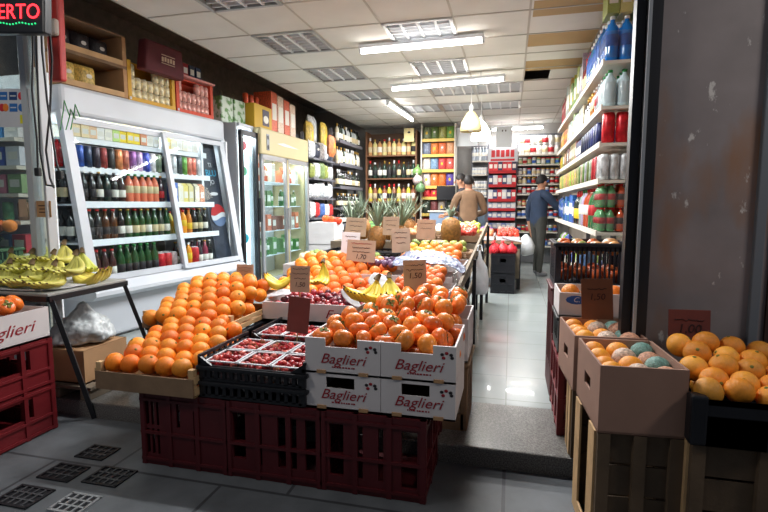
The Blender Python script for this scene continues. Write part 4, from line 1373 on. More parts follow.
def cdoor(x0, x1, off, fw):
    d = part('sliding_door', (lambda q: (q.bar((x0, gy(ZB) + off, ZB + .01), (x0, gy(ZT) + off, ZT - .01), fw, .03), q.bar((x1, gy(ZB) + off, ZB + .01), (x1, gy(ZT) + off, ZT - .01), fw, .03),
        q.bar((x0, gy(ZB) + off + .004, ZB + .03), (x1, gy(ZB) + off + .004, ZB + .03), .03, .05), q.bar((x0, gy(ZT) + off - .004, ZT - .03), (x1, gy(ZT) + off - .004, ZT - .03), .03, .05), q)[-1])(MB()), 'cooler_white', cl)
    q = MB(); q.add([(x0, gy(ZB) + off, ZB + .02), (x1, gy(ZB) + off, ZB + .02), (x1, gy(ZT) + off, ZT - .02), (x0, gy(ZT) + off, ZT - .02)], [(0, 1, 2, 3)]); part('pane', q, 'clear_glass', d)
cdoor(.085, 1.07, .02, .03)
cdoor(1.06, CLN - .07, -.02, .05)
SH = [(.50, 'bottom'), (.83, 'second'), (1.15, 'third'), (1.44, 'fourth'), (1.69, 'top')]
for z, nm in SH[1:]:
    q = MB(); y0 = gy(z) + .06
    q.box((CLN / 2 - .1, (y0 + CD - .05) / 2, z - .010), (CLN - .30, CD - .05 - y0, .016)); q.box((CLN / 2 - .1, y0, z - .008), (CLN - .30, .012, .055)); part('shelf', q, 'inner_white', cl)
q = MB(); q.box((1.62, (gy(1.2) + .06 + CD) / 2, (ZB + ZT) / 2), (.03, CD - .28, ZT - ZB)); part('divider', q, 'inner_white', cl)
# dark poster panel behind the right door, with lettering and a round emblem
q = MB(); q.add([(1.64, gy(ZB) + .07, ZB), (CLN - .08, gy(ZB) + .07, ZB), (CLN - .08, gy(ZT) + .07, ZT), (1.64, gy(ZT) + .07, ZT)], [(0, 1, 2, 3)])
pp = part('advert_panel', q, mat('advert_dark', (52, 58, 70), .4, var=.4, scale=9), cl)
sl = math.atan2(G1 - G0, ZT - ZB)
for txt, z, m_, sz in (('TI', 1.58, 'paper_white', .07), ('BLU', 1.49, mat('advert_cyan', (40, 170, 210), .4), .10), ('JO', 1.39, 'paper_white', .07)):
    lettering(pp, txt, sz, m_, (1.765, gy(z) + .062, z), (PI / 2 - sl, 0, 0), name='advert_lettering')
def disc(par, c, r, cuts, name):
    """round emblem of three bands: red above, white wave, blue below"""
    q = MB(); n = 24
    def zz(a, t): return t + .18 * math.sin(a * 3)
    for m_, lo, hi in ((0, .12, 1.0), (1, -.30, .12), (2, -1, -.30)):
        pts_l, pts_h = [], []
        for i in range(n + 1):
            x = -1 + 2 * i / n
            e = math.sqrt(max(0, 1 - x * x))
            a = max(-e, min(e, lo + .16 * math.sin(x * 2.6))) if lo > -1 else -e
            b_ = max(-e, min(e, hi + .16 * math.sin(x * 2.6))) if hi < 1 else e
            pts_l.append((x, a)); pts_h.append((x, b_))
        vs = [(c[0] + x * r, gy(c[1] + z * r) + .060, c[1] + z * r) for x, z in pts_l + pts_h]
        q.add(vs, [(i, i + 1, n + 2 + i, n + 1 + i) for i in range(n)], m_)
    return obj(name, q, ['label_red', 'paper_white', mat('emblem_blue', (96, 116, 150), .5)], par)
disc(pp, (1.78, 1.02), .125, 0, 'round_emblem')
q = MB(); q.ball((1.76, gy(1.26) + .06, 1.26), (.07, .002, .02), 14, 6); obj('pale_mark', q, 'paper_white', pp)
for x in (.52, 1.35):
    area('cooler_lamp', (x, gy(ZT) + .1, ZT - .02), (.7, .04), 16, parent=cl, color=(.95, .98, 1))

def crow(z, nm, items, x0, x1, side, depth=.09, parts=True):
    n = max(len(items), int((x1 - x0) / .074))
    for i in range(n):
        it = items[min(len(items) - 1, i * len(items) // n)]
        kind, col, lab, cap = it[:4]
        sc = it[4] if len(it) > 4 else 1
        x = x0 + (x1 - x0) * (i + .5) / n
        y = gy(z) + depth + R.uniform(0, .012)
        p = cw(x, y, z + .003)
        if kind in ('box', 'carton', 'bag', 'bag2'):
            sz = sc if isinstance(sc, tuple) else (.075, .06, .15)
            prod(kind, p, col, f"{cname(col)} {'packet' if kind[:3] == 'bag' else kind}, {OR(i, n)} on {nm} shelf, {side} door of the white cooler", None, None, rz=CR, size=sz)
        else:
            w_ = f"{cname(col)} {'can' if 'can' in kind else 'bottle'}"
            prod(kind, p, col, f"{w_}, {OR(i, n)} on {nm} shelf, {side} door of the white cooler", None, None, lab, cap, parts, sc=sc, rz=R.uniform(0, 6))
            prod(kind, cw(x + .01, y + .105, z + .003), col, f"{w_} behind, {OR(i, n)} on {nm} shelf, {side} door of white cooler", None, None, lab, cap, False, sc=sc)
L, RR_ = 'left', 'right'
be = lambda c, l='label_white', k='cap_gold', s=1.1: ('beer', c, l, k, s)
crow(.503, 'bottom', [be((60, 30, 34), 'label_red', 'cap_red'), be((70, 40, 40), 'label_white', 'cap_red')] + [be(GREEN_G, 'label_dark', 'cap_green', 1.2)] * 6 + [('can', (200, 40, 50), 0, 'cap_white', 1.4), ('can', (196, 50, 56), 0, 'cap_white', 1.4), ('can', (180, 160, 160), 0, 'cap_white', 1.4)], .12, 1.04, L)
crow(.843, 'second', [be(DARK_G, 'label_dark', 'cap_red'), be(BROWN_G, 'label_dark', 'cap_red'), be(BROWN_G, 'label_dark', 'cap_red'), be(DARK_G), be(GREEN_G), be(GREEN_G, 'label_cream', 'cap_red'), be(GREEN_G, 'label_cream'), be(GREEN_G), be(GREEN_G, 'label_cream', 'cap_white'), be((60, 70, 60), 'label_cream'), be(GREEN_G)], .12, 1.04, L)
crow(1.163, 'third', [be(DARK_G, 'label_dark', 'cap_white'), be(DARK_G), be((40, 56, 50), 'label_dark', 'cap_white'), be(DARK_G, 'label_white', 'cap_dark'), be((60, 40, 36), 'label_white', 'cap_white')] + [('pet', (224, 122, 92), 'label_cream', 'cap_green', .84)] * 4 + [be((60, 40, 50), 'label_red')], .12, 1.04, L)
CANS = [(40, 80, 160), (40, 60, 90), (50, 46, 60), (150, 60, 60), (60, 60, 60), (220, 140, 90), (200, 120, 100), (150, 100, 170), (190, 160, 200), (60, 80, 190), (230, 230, 235), (120, 140, 120), (210, 200, 150), (80, 130, 190), (200, 190, 120)]
crow(1.453, 'fourth', [('tallcan', c, 0, 'cap_white', 1.08) for c in CANS[:12]], .12, 1.04, L, depth=.07)
crow(1.703, 'top', [('carton', c, 0, 0, (.075, .07, .125)) for c in ((236, 216, 170), (230, 190, 150), (236, 234, 230), (240, 236, 220), (190, 220, 120), (244, 214, 30), (244, 214, 30), (226, 150, 110), (236, 234, 226), (236, 236, 236))], .12, 1.04, L, depth=.07)
crow(.503, 'bottom', [be(DARK_G), ('pet', (232, 146, 30), 'label_yellow', 'cap_white', .8), ('can', (196, 50, 56), 0, 'cap_white', 1.6), be((60, 50, 60), 'label_white', 'cap_white'), be((150, 60, 80)), be(DARK_G, 'label_white', 'cap_white')], 1.11, 1.59, RR_)
crow(.843, 'second', [('pet', (216, 206, 110), 'label_yellow', 'cap_yellow' if 0 else 'cap_red', .75), ('pet', (236, 150, 40), 'label_yellow', 'cap_red', .78), be((196, 120, 50), 'label_yellow', 'cap_red'), be(DARK_G, 'label_cream', 'cap_red'), be((60, 66, 50), 'label_cream'), be(DARK_G)], 1.11, 1.59, RR_)
crow(1.163, 'third', [('box', (60, 110, 200), 0, 0, (.08, .07, .2)), ('carton', (226, 220, 200), 0, 0, (.07, .07, .2)), ('carton', (222, 206, 120), 0, 0, (.07, .07, .2)), ('carton', (216, 206, 150), 0, 0, (.07, .07, .2)), ('carton', (206, 200, 180), 0, 0, (.07, .07, .2)), ('carton', (200, 120, 80), 0, 0, (.07, .07, .2))], 1.11, 1.59, RR_)
crow(1.453, 'fourth', [('tallcan', c, 0, 'cap_white', 1.1) for c in ((150, 150, 150), (210, 214, 216), (70, 80, 84), (110, 170, 80), (216, 130, 110), (222, 120, 100), (200, 200, 204))], 1.11, 1.59, RR_, depth=.07)
crow(1.703, 'top', [('carton', c, 0, 0, (.075, .07, .12)) for c in ((240, 210, 120), (238, 232, 200), (240, 236, 226), (236, 226, 206), (236, 236, 236), (236, 230, 220))], 1.11, 1.59, RR_, depth=.07)
for z, nm, kind, col, lab, cap in ((1.453, 'fourth', 'pet', (186, 26, 32), 'label_red', 'cap_green'), (1.163, 'third', 'wine', (34, 36, 42), 'label_cream', 'cap_dark'), (.843, 'second', 'wine', (30, 32, 38), 'label_white', 'cap_dark'), (.503, 'bottom', 'wine', (30, 32, 36), 'label_cream', 'cap_dark')):
    for k in range(5):
        p = cw(.07 if kind == 'pet' else .062, gy(z) + .20 + .095 * k, z + .003)
        prod(kind, p, col, f"{cname(col)} bottle, {OR(k, 5, 'the front', 'the back')} of the row behind the cooler's end pane, {nm} shelf", None, None, lab, cap, True, sc=.85 if kind == 'wine' else .78)
# things on top of the cooler
def top(x, y, z=2.098): return cw(x, y, z)
def wcase(x, z, label):
    o = thing('wooden_box', label, 'wooden box', top(x, .46, z), CR)
    w_, d_, h_ = .64, .42, .275
    for dz in (.006, h_ - .006):
        q = MB(); q.box((0, 0, dz), (w_, d_, .012)); part('board', q, 'wood_dull', o)
    for sx in (-1, 1):
        q = MB(); q.box((sx * (w_ / 2 - .02), 0, h_ / 2), (.04, d_, h_ - .026)); part('end_board', q, 'cardboard', o)
    q = MB(); q.box((0, -d_ / 2 + .006, .035), (w_ - .08, .012, .044)); part('front_slat', q, 'wood_pale', o)
    q = MB(); q.box((0, d_ / 2 - .006, h_ / 2), (w_ - .08, .012, h_ - .026)); part('back_board', q, 'soffit_dark', o)
wcase(.36, 2.098, 'lower wooden box with bags of coffee on top of the cooler')
wcase(.36, 2.375, 'upper wooden box with dark bags, topmost on the cooler')
for i in range(2):
    prod('bag3', top(.19 + .19 * i, .42, 2.113), (206, 176, 96), f"yellowish bag with a white label, {('left', 'right')[i]} of two in the lower wooden box", 'bag', None, rz=CR, size=(.18, .13, .225), name='coffee_bag')
for i in range(3):
    prod('bag3', top(.17 + .18 * i, .42, 2.39), (50, 46, 50), f"dark bag with pale print, {OR(i, 3)} of three in the upper wooden box", 'bag', None, rz=CR, size=(.165, .12, .21), name='coffee_bag')
def can_case(x, w_, label, m, cancol, nx, nz, what, skip=()):
    o = thing('drinks_case', label, 'case of cans', top(x, .36), CR)
    h_ = .108 * nz + .04
    q = MB(); q.box((0, .1, h_ / 2), (w_, .02, h_)); q.box((0, 0, .006), (w_, .2, .012))
    for sx in (-1, 1):
        q.box((sx * (w_ / 2 - .02), 0, h_ / 2), (.04, .2, h_))
    q.box((0, -.1, .02), (w_, .004, .04)); q.box((0, .03, h_ - .006), (w_, .15, .012))
    part('tray', q, m, o)
    q = MB(); q.ball((-w_ / 2 + .022, -.103, .025), (.014, .001, .014), 8, 5); part('round_mark', q, 'paper_white', o)
    for k in range(nz):
        for i in range(nx):
            if (i, k) in skip: continue
            c = prod('can', CLM @ Vector((0, 0, 0)) * 0, cancol, '', None, None, 0, 'cap_white', False, par=o, sc=(1.02, 1.02, .85), name='drink_can')
            c.location = (-w_ / 2 + .075 + (w_ - .15) * i / (nx - 1), -.055, .013 + .110 * k)
    return o
can_case(.985, .58, 'yellow cardboard case of gold and white cans on top of the cooler', mat('case_yellow', (206, 158, 50), .6), (226, 214, 176), 7, 3, '', skip=((1, 2), (2, 2), (3, 2)))
can_case(1.575, .56, 'orange-red cardboard case of red and white cans on top of the cooler', mat('case_red', (198, 72, 46), .6), (214, 160, 150), 7, 3, '', skip=((2, 2), (1, 2), (3, 2)))
o = thing('crimson_box', 'crumpled dark crimson box leaning on the yellow case above the cooler', 'box', top(1.02, .08, 2.40), CR, rot=(.05, 0, CR))
q = MB(); q.box((0, .10, .12), (.50, .12, .28), bev=.02, taper=(.92, .8)); part('body', q, mat('crimson_card', (84, 26, 34), .7, var=.15), o)
q = MB()
for i in range(5): q.box((-.07 + .035 * i, .014, .11 + .004 * (i % 2)), (.022, .004, .04))
q.box((0, .014, .075), (.17, .004, .006)); q.box((0, .014, .15), (.17, .004, .006)); part('pale_print', q, 'sign_card', o)
prod('box', top(1.31, .36, 2.492), (196, 176, 130), 'small cream box standing beside the crimson box above the cooler', 'box', rz=CR, size=(.08, .12, .19))
for i, c in enumerate(((176, 40, 44), (160, 40, 50), (40, 52, 76), (46, 60, 90))):
    prod('box', top(1.43 + .10 * i, .40, 2.492), c, f"{cname(c)} packet, {OR(i, 4)} of four on the orange-red case", 'packet', rz=CR, size=(.08, .12, .15))
o = thing('pink_tray', 'pink cardboard strip lying along the top of the orange-red case', 'cardboard strip', top(1.575, .36, 2.465), CR)
q = MB(); q.box((0, -.03, .012), (.58, .2, .022), bev=.006); part('strip', q, mat('pink_card', (206, 140, 136), .6), o)
for i in range(2):
    o = thing('paper_pack', f"green and white printed pack, {('left', 'right')[i]} of two left of the cream fridge's boxes", 'paper pack', top(2.12 + .24 * i, .36, 2.106), CR)
    q = MB(); q.box((0, 0, .15), (.22, .18, .30), bev=.015); part('body', q, pattern('leaf_print', 'plain', (196, 210, 196), None, rough=.5, var=.1, nscale=8, spots=((96, 140, 80), 14, .52, .6, (1, 1, 1))), o)
    q = MB(); q.tube([(-.04, 0, .30), (-.02, 0, .37), (.02, 0, .37), (.04, 0, .30)], .006, 5); part('handle', q, 'wood_dull', o)
q = MB(); q.box((0, 0, 1.06), (.56, .5, 2.06)); 

# ================================================================== white lit fridge and cream two-door fridge
def fridge(name, label, loc, w, d, h, rz, body_m, header, hz, ndoor, frame_m, lampp, z0=.12):
    o = thing(name, label, 'fridge', loc, rz)
    t_ = .035
    q = MB()
    for sx in (0, 1): q.box((t_ / 2 + sx * (w - t_), d / 2 + .03, h / 2), (t_, d - .03, h - .002))
    q.box((w / 2, d - t_ / 2, h / 2), (w - 2 * t_, t_, h - .01)); q.box((w / 2, d / 2, z0 / 2), (w - 2 * t_, d - .04, z0)); q.box((w / 2, d / 2, h - .02), (w - 2 * t_, d - .04, .04))
    part('cabinet', q, body_m, o)
    q = MB(); q.box((w / 2, d - t_ - .006, h / 2), (w - 2 * t_, .01, h - .2)); part('inner_back', q, 'inner_white', o)
    if header:
        q = MB(); q.box((w / 2, .05, (hz + h) / 2), (w, .14, h - hz), bev=.02); part('header_panel', q, header, o)
    dw = w / ndoor
    for k in range(ndoor):
        x0, x1 = dw * k + .006, dw * (k + 1) - .006
        q = MB()
        q.box((x0 + .025, 0, (z0 + hz) / 2), (.05, .04, hz - z0)); q.box((x1 - .025, 0, (z0 + hz) / 2), (.05, .04, hz - z0))
        q.box(((x0 + x1) / 2, 0, z0 + .03), (x1 - x0, .04, .06)); q.box(((x0 + x1) / 2, 0, hz - .03), (x1 - x0, .04, .06))
        dr = part('door', q, frame_m, o)
        q = MB(); q.box(((x0 + x1) / 2, 0, (z0 + hz) / 2), (x1 - x0 - .1, .006, hz - z0 - .12)); part('pane', q, 'clear_glass', dr)
        q = MB(); q.box((x1 - .02 if k == 0 else x0 + .02, -.035, (z0 + hz) / 2), (.018, .03, .3), bev=.004); part('handle', q, frame_m, dr)
    for s_ in range(1, 5):
        q = MB(); q.box((w / 2, d / 2 + .03, z0 + (hz - z0) * s_ / 5), (w - 2 * t_ - .01, d - .16, .012)); part('shelf', q, 'inner_white', o)
    area('fridge_lamp', (w / 2, .12, hz - .03), (w - .15, .04), lampp, parent=o, color=(.95, 1, 1))
    area('fridge_lamp', (w / 2, d - .06, h / 2), (w - .15, h - .5), lampp * .6, rot=(-PI / 2, 0, 0), parent=o, color=(.95, 1, 1))
    return o
FR = PI / 2 - .02
mat('fridge_grey', (156, 160, 166), .4)
f2 = fridge('glass_door_fridge', 'tall narrow fridge with a glowing white interior and black door frame', (-3.10, 5.36, .003), .40, .6, 2.10, FR, 'fridge_grey', None, 2.02, 1, 'dark_metal', 34)
q = MB(); q.box((.20, .10, 1.1), (.30, .008, 1.7)); o_ = part('backlit_panel', q, mat('backlit_white', (236, 246, 248), emit=1.6), f2)
q = MB()
for z, c in ((1.86, 0), (1.55, 1), (.72, 2)):
    q.ball((.23, .095, z), (.09, .004, .06), 12, 6, c)
part('printed_marks', q, ['label_red', mat('print_green', (120, 190, 150), .5), mat('print_cyan', (60, 180, 200), .5)], o_)
f3 = fridge('double_door_fridge', 'cream fridge with two glass doors, left of the snack rack', (-3.05, 5.76, .003), 1.44, .62, 2.10, FR, mat('fridge_cream', (186, 174, 134), .5), 'fridge_cream', 1.77, 2, 'light_metal', 12)
q = MB(); q.box((.17, -.024, 1.93), (.07, .004, .2)); q.ball((.17, -.025, 1.99), (.026, .003, .03), 10, 6, 1); q.ball((.17, -.025, 1.87), (.026, .003, .03), 10, 6, 1); part('badge', q, ['grey_metal', 'label_dark'], f3)
q = MB(); q.add([(.42, -.022, 1.94), (.62, -.022, 1.965), (1.1, -.022, 1.93), (.62, -.022, 1.925)], [(0, 3, 2, 1)]); part('stripe_mark', q, 'paper_white', f3)
q = MB(); q.box((.72, -.01, .95), (.03, .03, 1.6)); part('middle_post', q, 'fridge_cream', f3)
FM = Matrix.Translation((-3.05, 5.76, 0)) @ Matrix.Rotation(FR, 4, 'Z')
FCOL = [[(196, 90, 60), (206, 196, 180), (190, 100, 70)], [(110, 150, 90), (90, 110, 80), (70, 120, 60)], [(150, 100, 80), (206, 120, 90), (170, 160, 150)], [(60, 110, 60), (90, 140, 90), (110, 130, 90)]]
for s_ in range(1, 5):
    z = .12 + 1.65 * s_ / 5 + .01
    if s_ == 4: z = .12 + 1.65 * 4 / 5 + .01
    for k in range(2):
        for i in range(4):
            c = R.choice(FCOL[s_ % 4])
            p = FM @ Vector((.13 + .72 * k + .14 * i, .16, z))
            prod('box' if (i + s_) % 3 else 'pet', p, c, f"{cname(c)} item, {OR(i, 4)} on the {ORD[s_ - 1]} shelf up of the cream fridge, {('left', 'right')[k]} door", 'packet' if (i + s_) % 3 else 'bottle', rz=FR, size=(.115, .1, R.uniform(.16, .25)), sc=.75, cap='cap_white')
# boxes on the cream fridge
p = FM @ Vector((.24, .22, 2.105))
o = thing('biscuit_box', 'yellow display box with a dark picture on top of the cream fridge', 'box', p, FR)
q = MB(); q.box((0, 0, .15), (.46, .3, .30), bev=.01); part('body', q, mat('box_mustard', (196, 156, 40), .6), o)
q = MB(); q.box((.06, -.151, .15), (.17, .004, .2)); q.ball((.06, -.153, .13), (.07, .003, .05), 10, 6, 1); part('picture', q, [mat('pic_dark', (52, 40, 66), .5), 'label_white'], o)
for i in range(3):
    prod('can', FM @ Vector((.10 + .13 * i, .24, 2.408)), (206, 84, 50), f"orange-red tube, {OR(i, 3)} of three on the yellow box above the cream fridge", 'tube', cap='cap_red', sc=1.1)
for i in range(4):
    prod('box', FM @ Vector((.58 + .19 * i, .22, 2.105)), (206, 92, 58) if i % 2 == 0 else (216, 190, 170), f"{'orange-red' if i % 2 == 0 else 'pale'} upright box, {OR(i, 4)} of four on the cream fridge", 'box', rz=FR, size=(.17, .26, .54 - .02 * i))

# ================================================================== snack rack, wine rack, wooden shelves, yellow shelves
def rack(name, label, loc, L, d, h, rz, shelves, board_m, post_m, cat='shelf unit', back=None, lip=None, thick=.025, sides=True):
    o = thing(name, label, cat, loc, rz)
    for sx in (0, 1):
        q = MB(); q.box((.012 + sx * (L - .024), d / 2, h / 2), (.024, d if sides else .05, h)); part('upright', q, post_m, o)
    if back:
        q = MB(); q.box((L / 2, d - .006, h / 2), (L - .05, .012, h - .01)); part('back_panel', q, back, o)
    for z in shelves:
        q = MB(); q.box((L / 2, d / 2 - .004, z - thick / 2), (L - .05, d - .012, thick))
        if lip: q.box((L / 2, .0, z - thick / 2 + .005), (L - .05, .014, thick + .03), 1)
        part('shelf', q, [board_m, lip or board_m], o)
    return Matrix.Translation(loc) @ Matrix.Rotation(rz, 4, 'Z')
GZ = [.30, .62, .93, 1.24, 1.55, 1.86]
GM = rack('snack_rack', 'grey rack hung with bags between the cream fridge and the wine rack', (-2.95, 7.25, .003), .98, .36, 2.25, FR, GZ, 'shelf_grey', 'shelf_grey', back='shelf_grey', sides=False)
GC = [[(190, 194, 196), (170, 176, 180), (200, 204, 204)], [(200, 204, 206), (60, 66, 80), (210, 210, 214)], [(214, 214, 214), (190, 60, 60), (80, 110, 170)], [(196, 200, 204), (206, 208, 210), (180, 186, 190)], [(140, 150, 80), (186, 190, 190), (120, 140, 90)], [(206, 210, 214), (60, 66, 80), (216, 216, 216)]]
for s_, z in enumerate(GZ):
    for i in range(5):
        c = GC[s_][i % 3]
        p = GM @ Vector((.11 + .185 * i, .08, z + .004)); 
        prod('bag3' if i % 2 else 'bag', p, c, f"{cname(c)} packet, {OR(i, 5, 'near', 'far')} on the {ORD[s_]} shelf up of the snack rack", 'packet', rz=FR + R.uniform(-.3, .3), size=(.17, .11, R.uniform(.2, .27)))
for i, (x, y, c, sz) in enumerate(((.12, .12, (190, 160, 70), (.2, .14, .42)), (.40, .2, (190, 194, 196), (.26, .14, .55)), (.46, .05, (196, 116, 70), (.2, .12, .34)), (.78, .15, (206, 176, 70), (.2, .12, .50)))):
    prod('bag2' if i != 1 else 'bag', GM @ Vector((x, y, 1.9 if i == 2 else 2.0)) if i != 2 else GM @ Vector((x, -.12, 1.9)), c, ('gold snack bag at the near end on top of the snack rack', 'tall pale grey bag standing on top of the snack rack', 'orange snack bag hanging in front on the snack rack', 'tall yellow snack bag at the far end on top of the snack rack')[i], 'snack bag', rz=FR, size=sz, name='hanging_snack_bag' if i == 2 else None)
WZ = [.78, 1.08, 1.445, 1.845, 2.235]
WM = rack('wine_rack', 'grey metal wine rack along the left wall, crowded with bottles', (-2.88, 8.27, .003), 1.30, .32, 2.45, FR, WZ, 'shelf_grey', 'shelf_grey', back='soffit_dark', lip='shelf_grey', sides=False)
for s_, z in enumerate(WZ):
    n = 13
    for i in range(n):
        col = R.choice([(26, 30, 30), (34, 44, 34), (30, 24, 28)] if s_ < 3 else [(200, 206, 206), (60, 70, 60), (180, 190, 190), (30, 34, 36), (210, 200, 180)])
        prod('wine', WM @ Vector((.08 + 1.14 * i / (n - 1), .07, z + .003)), col, f"{cname(col)} wine bottle, {OR(i, n, 'near', 'far')} on the {ORD[s_]} shelf up of the grey wine rack", None, None, R.choice(['label_white', 'label_white', 'label_cream']), R.choice(['cap_dark', 'cap_white', 'cap_gold']), False, sc=.86 if s_ in (0, 1) else 1)
for i, x in enumerate((.12, .6, 1.1)):
    q = MB(); q.box((0, 0, 0), (.07, .003, .10)); t = tag(obj('shelf_tag', q, 'paper_white', loc=WM @ Vector((x, -.014, .74)), rot=(0, 0, FR)), f"white paper tag, {OR(i, 3, 'near', 'far')} of three hanging from the lowest wine shelf", 'tag')
BZ = [.74, 1.195, 1.65, 2.095]
BM_ = rack('wooden_shelf', 'brown wooden shelf unit of bottles in the back left corner', (-2.80, 9.60, .003), 1.02, .34, 2.55, 0, BZ, 'wood_shelf', 'wood_shelf', back=mat('wood_back', (96, 74, 60), .8))
BC = [[(150, 150, 90), (120, 60, 40), (90, 40, 36), (206, 180, 120)], [(60, 80, 50), (206, 190, 70), (40, 34, 40), (110, 60, 40), (150, 96, 70), (30, 30, 34)], [(180, 196, 200), (120, 150, 160), (50, 54, 50), (190, 196, 196), (70, 40, 44), (40, 60, 50)], [(216, 206, 140), (150, 50, 60), (190, 100, 70), (200, 150, 100), (60, 70, 50), (120, 60, 50)]]
for s_, z in enumerate(BZ):
    n = 10
    for i in range(n):
        col = BC[s_][(i * 3 + s_) % len(BC[s_])]
        prod(R.choice(['wine', 'liquor', 'liquor']), BM_ @ Vector((.075 + .87 * i / (n - 1), .08, z + .003)), col, f"{cname(col)} bottle, {OR(i, n)} on the {ORD[s_]} shelf up of the brown wooden unit", None, None, R.choice(['label_white', 'label_cream', 'label_dark']), R.choice(['cap_dark', 'cap_red', 'cap_white', 'cap_gold']), False, sc=1.15)
q = MB(); q.box((0, 0, 0), (.19, .006, .25)); q.ball((.0, -.004, .05), (.03, .002, .02), 8, 5, 1)
p = at(409, 135, 9.5); tag(obj('paper_sign', q, ['paper_yellow', 'label_dark'], loc=p), 'cream paper notice pinned at the top right of the wooden bottle shelves', 'notice')
YZ = [.62, .95, 1.265, 1.476, 1.784, 2.071, 2.359]
YM = rack('snack_shelf', 'cream shelf unit with yellow shelf edges full of snack bags', (-1.70, 9.60, .003), .66, .34, 2.66, 0, YZ, 'shelf_cream', 'shelf_cream', back='soffit_dark', lip='shelf_yellow')
YC = [[(150, 60, 50), (120, 110, 120), (190, 150, 60), (60, 80, 120)], [(60, 70, 60), (110, 60, 60), (150, 140, 130)], [(196, 50, 56), (206, 60, 60), (150, 140, 150), (206, 120, 80)], [(206, 196, 190), (206, 120, 60), (210, 110, 50), (90, 70, 150)], [(206, 200, 190), (120, 150, 180), (196, 70, 70), (206, 90, 80)], [(120, 130, 150), (206, 120, 60), (210, 110, 70), (206, 150, 110)], [(110, 120, 90), (90, 110, 60), (150, 150, 80), (110, 150, 70)]]
for s_, z in enumerate(YZ):
    for i in range(4):
        c = YC[s_][i % len(YC[s_])]
        hh = min(.26, (YZ[s_ + 1] - z - .05) if s_ < 6 else .25)
        prod(('bag2', 'bag3', 'bag')[(i + s_) % 3], YM @ Vector((.105 + .15 * i, .09, z + .004)), c, f"{cname(c)} snack bag, {OR(i, 4)} on the {ORD[s_]} shelf up of the yellow-edged unit", 'snack bag', size=(.145, .1, hh))
for i, c in enumerate(((110, 146, 84), (186, 166, 164), (92, 124, 84))):
    net_bag(at(417 + 1.5 * i, 176 + 8 * i, 9.4 - .06 * i), .2, c, f"{('bright green bag', 'pale pink bag', 'green bag')[i]} hanging between the wooden and the yellow-edged shelves", cat='bag', name='hanging_bag')

# ================================================================== back wall
def back_rack(name, label, px0, px1, zs, Y, m, h, lip=None):
    a, c = at(px0, 150, Y), at(px1, 150, Y)
    return rack(name, label, (a.x, Y, .003), c.x - a.x, .3, h, 0, zs, m, 'shelf_grey', back=mat('shelf_back', (110, 112, 116), .7), lip=lip, sides=False), c.x - a.x
KZ = [.35, .62, .90, 1.10, 1.339, 1.528, 1.697, 1.894, 2.076]
KM, kw = back_rack('goods_shelf', 'shelf unit of tins and jars on the back wall, right of the red display', 517, 562, KZ, 9.95, 'shelf_cream', 2.5)
KC = [[(120, 150, 190), (206, 206, 210), (90, 100, 130)], [(150, 170, 120), (206, 206, 206), (150, 80, 70)], [(80, 110, 160), (210, 210, 214), (190, 190, 200)], [(206, 206, 206), (150, 160, 170), (196, 80, 70)], [(200, 200, 204), (150, 150, 160), (190, 196, 190)], [(96, 84, 74), (200, 196, 190), (120, 110, 100)], [(206, 200, 196), (214, 210, 206), (150, 150, 160), (206, 90, 90)], [(206, 120, 70), (206, 206, 190), (90, 150, 100), (130, 170, 130)]]
for s_, z in enumerate(KZ[:8]):
    n = 9
    for i in range(n):
        c = KC[s_][(i * 2 + s_) % len(KC[s_])]
        prod('jar', KM @ Vector((.07 + (kw - .14) * i / (n - 1), .07, z + .003)), c, f"{cname(c)} jar, {OR(i, n)} on the {ORD[s_]} shelf up of the back wall goods unit", None, None, R.choice(['label_white', 'label_red', 'label_cream', 'label_blue']), R.choice(['cap_white', 'cap_red', 'cap_gold']), False, sc=(1, 1, 1.05))
for k in range(2):
    for i in range(7):
        prod('tin', KM @ Vector((.08 + (kw - .16) * i / 6, .09, 2.08 + .176 * k)), (206, 204, 200), f"large white and red tin, {OR(i, 7)} in the {('lower', 'upper')[k]} tier on the goods unit", None, None, ['label_white', 'label_cream', 'label_red'][(i + k) % 3], 'cap_white', False, sc=(1, 1, .98))
JZ = [1.30, 1.459, 1.72, 1.98]
JM, jw = back_rack('goods_shelf', 'narrow shelf unit of small bottles on the back wall, left of the red display', 471, 489, JZ, 9.95, 'shelf_cream', 2.3)
for s_, z in enumerate(JZ):
    for i in range(5):
        c = R.choice([(206, 210, 214), (150, 160, 170), (190, 196, 206)])
        prod('pet' if s_ == 3 else 'jar', JM @ Vector((.06 + (jw - .12) * i / 4, .07, z + .003)), c, f"{cname(c)} {'bottle' if s_ == 3 else 'jar'}, {OR(i, 5)} on the {ORD[s_]} shelf up of the narrow back wall unit", None, None, 'label_white', 'cap_white', False, sc=.85 if s_ == 3 else (1, 1, 1.1))
RZ = [.45, .66, .87, 1.05, 1.228, 1.50, 1.76]
RM, rw = back_rack('red_display', 'red display shelf with a white header on the back wall', 488, 518, RZ, 9.85, mat('red_shelf', (190, 34, 44), .5), 2.16, lip='label_red')
q = MB(); q.box((0, 0, 0), (rw, .02, .24)); 
o = thing('header_sign', 'white header board with red lettering above the red display', 'sign', RM @ Vector((rw / 2, -.02, 2.06)))
part('board', q, 'paper_white', o)
q = MB()
for i in range(5): q.box((-rw * .32 + rw * .16 * i, -.011, .03 + .008 * (i % 2)), (rw * .12, .004, .13))
q.box((0, -.011, -.085), (rw * .8, .004, .04)); part('red_print', q, 'cap_red', o)
RC = [[(90, 120, 170), (206, 206, 210), (150, 160, 190)], [(206, 206, 214), (110, 130, 180), (160, 170, 190)], [(90, 110, 160), (190, 194, 206)], [(206, 210, 216), (150, 160, 180)], [(196, 40, 50), (206, 206, 210), (60, 66, 110)], [(206, 206, 210), (196, 40, 50), (50, 60, 100)], [(196, 40, 50), (210, 60, 60), (50, 50, 80)]]
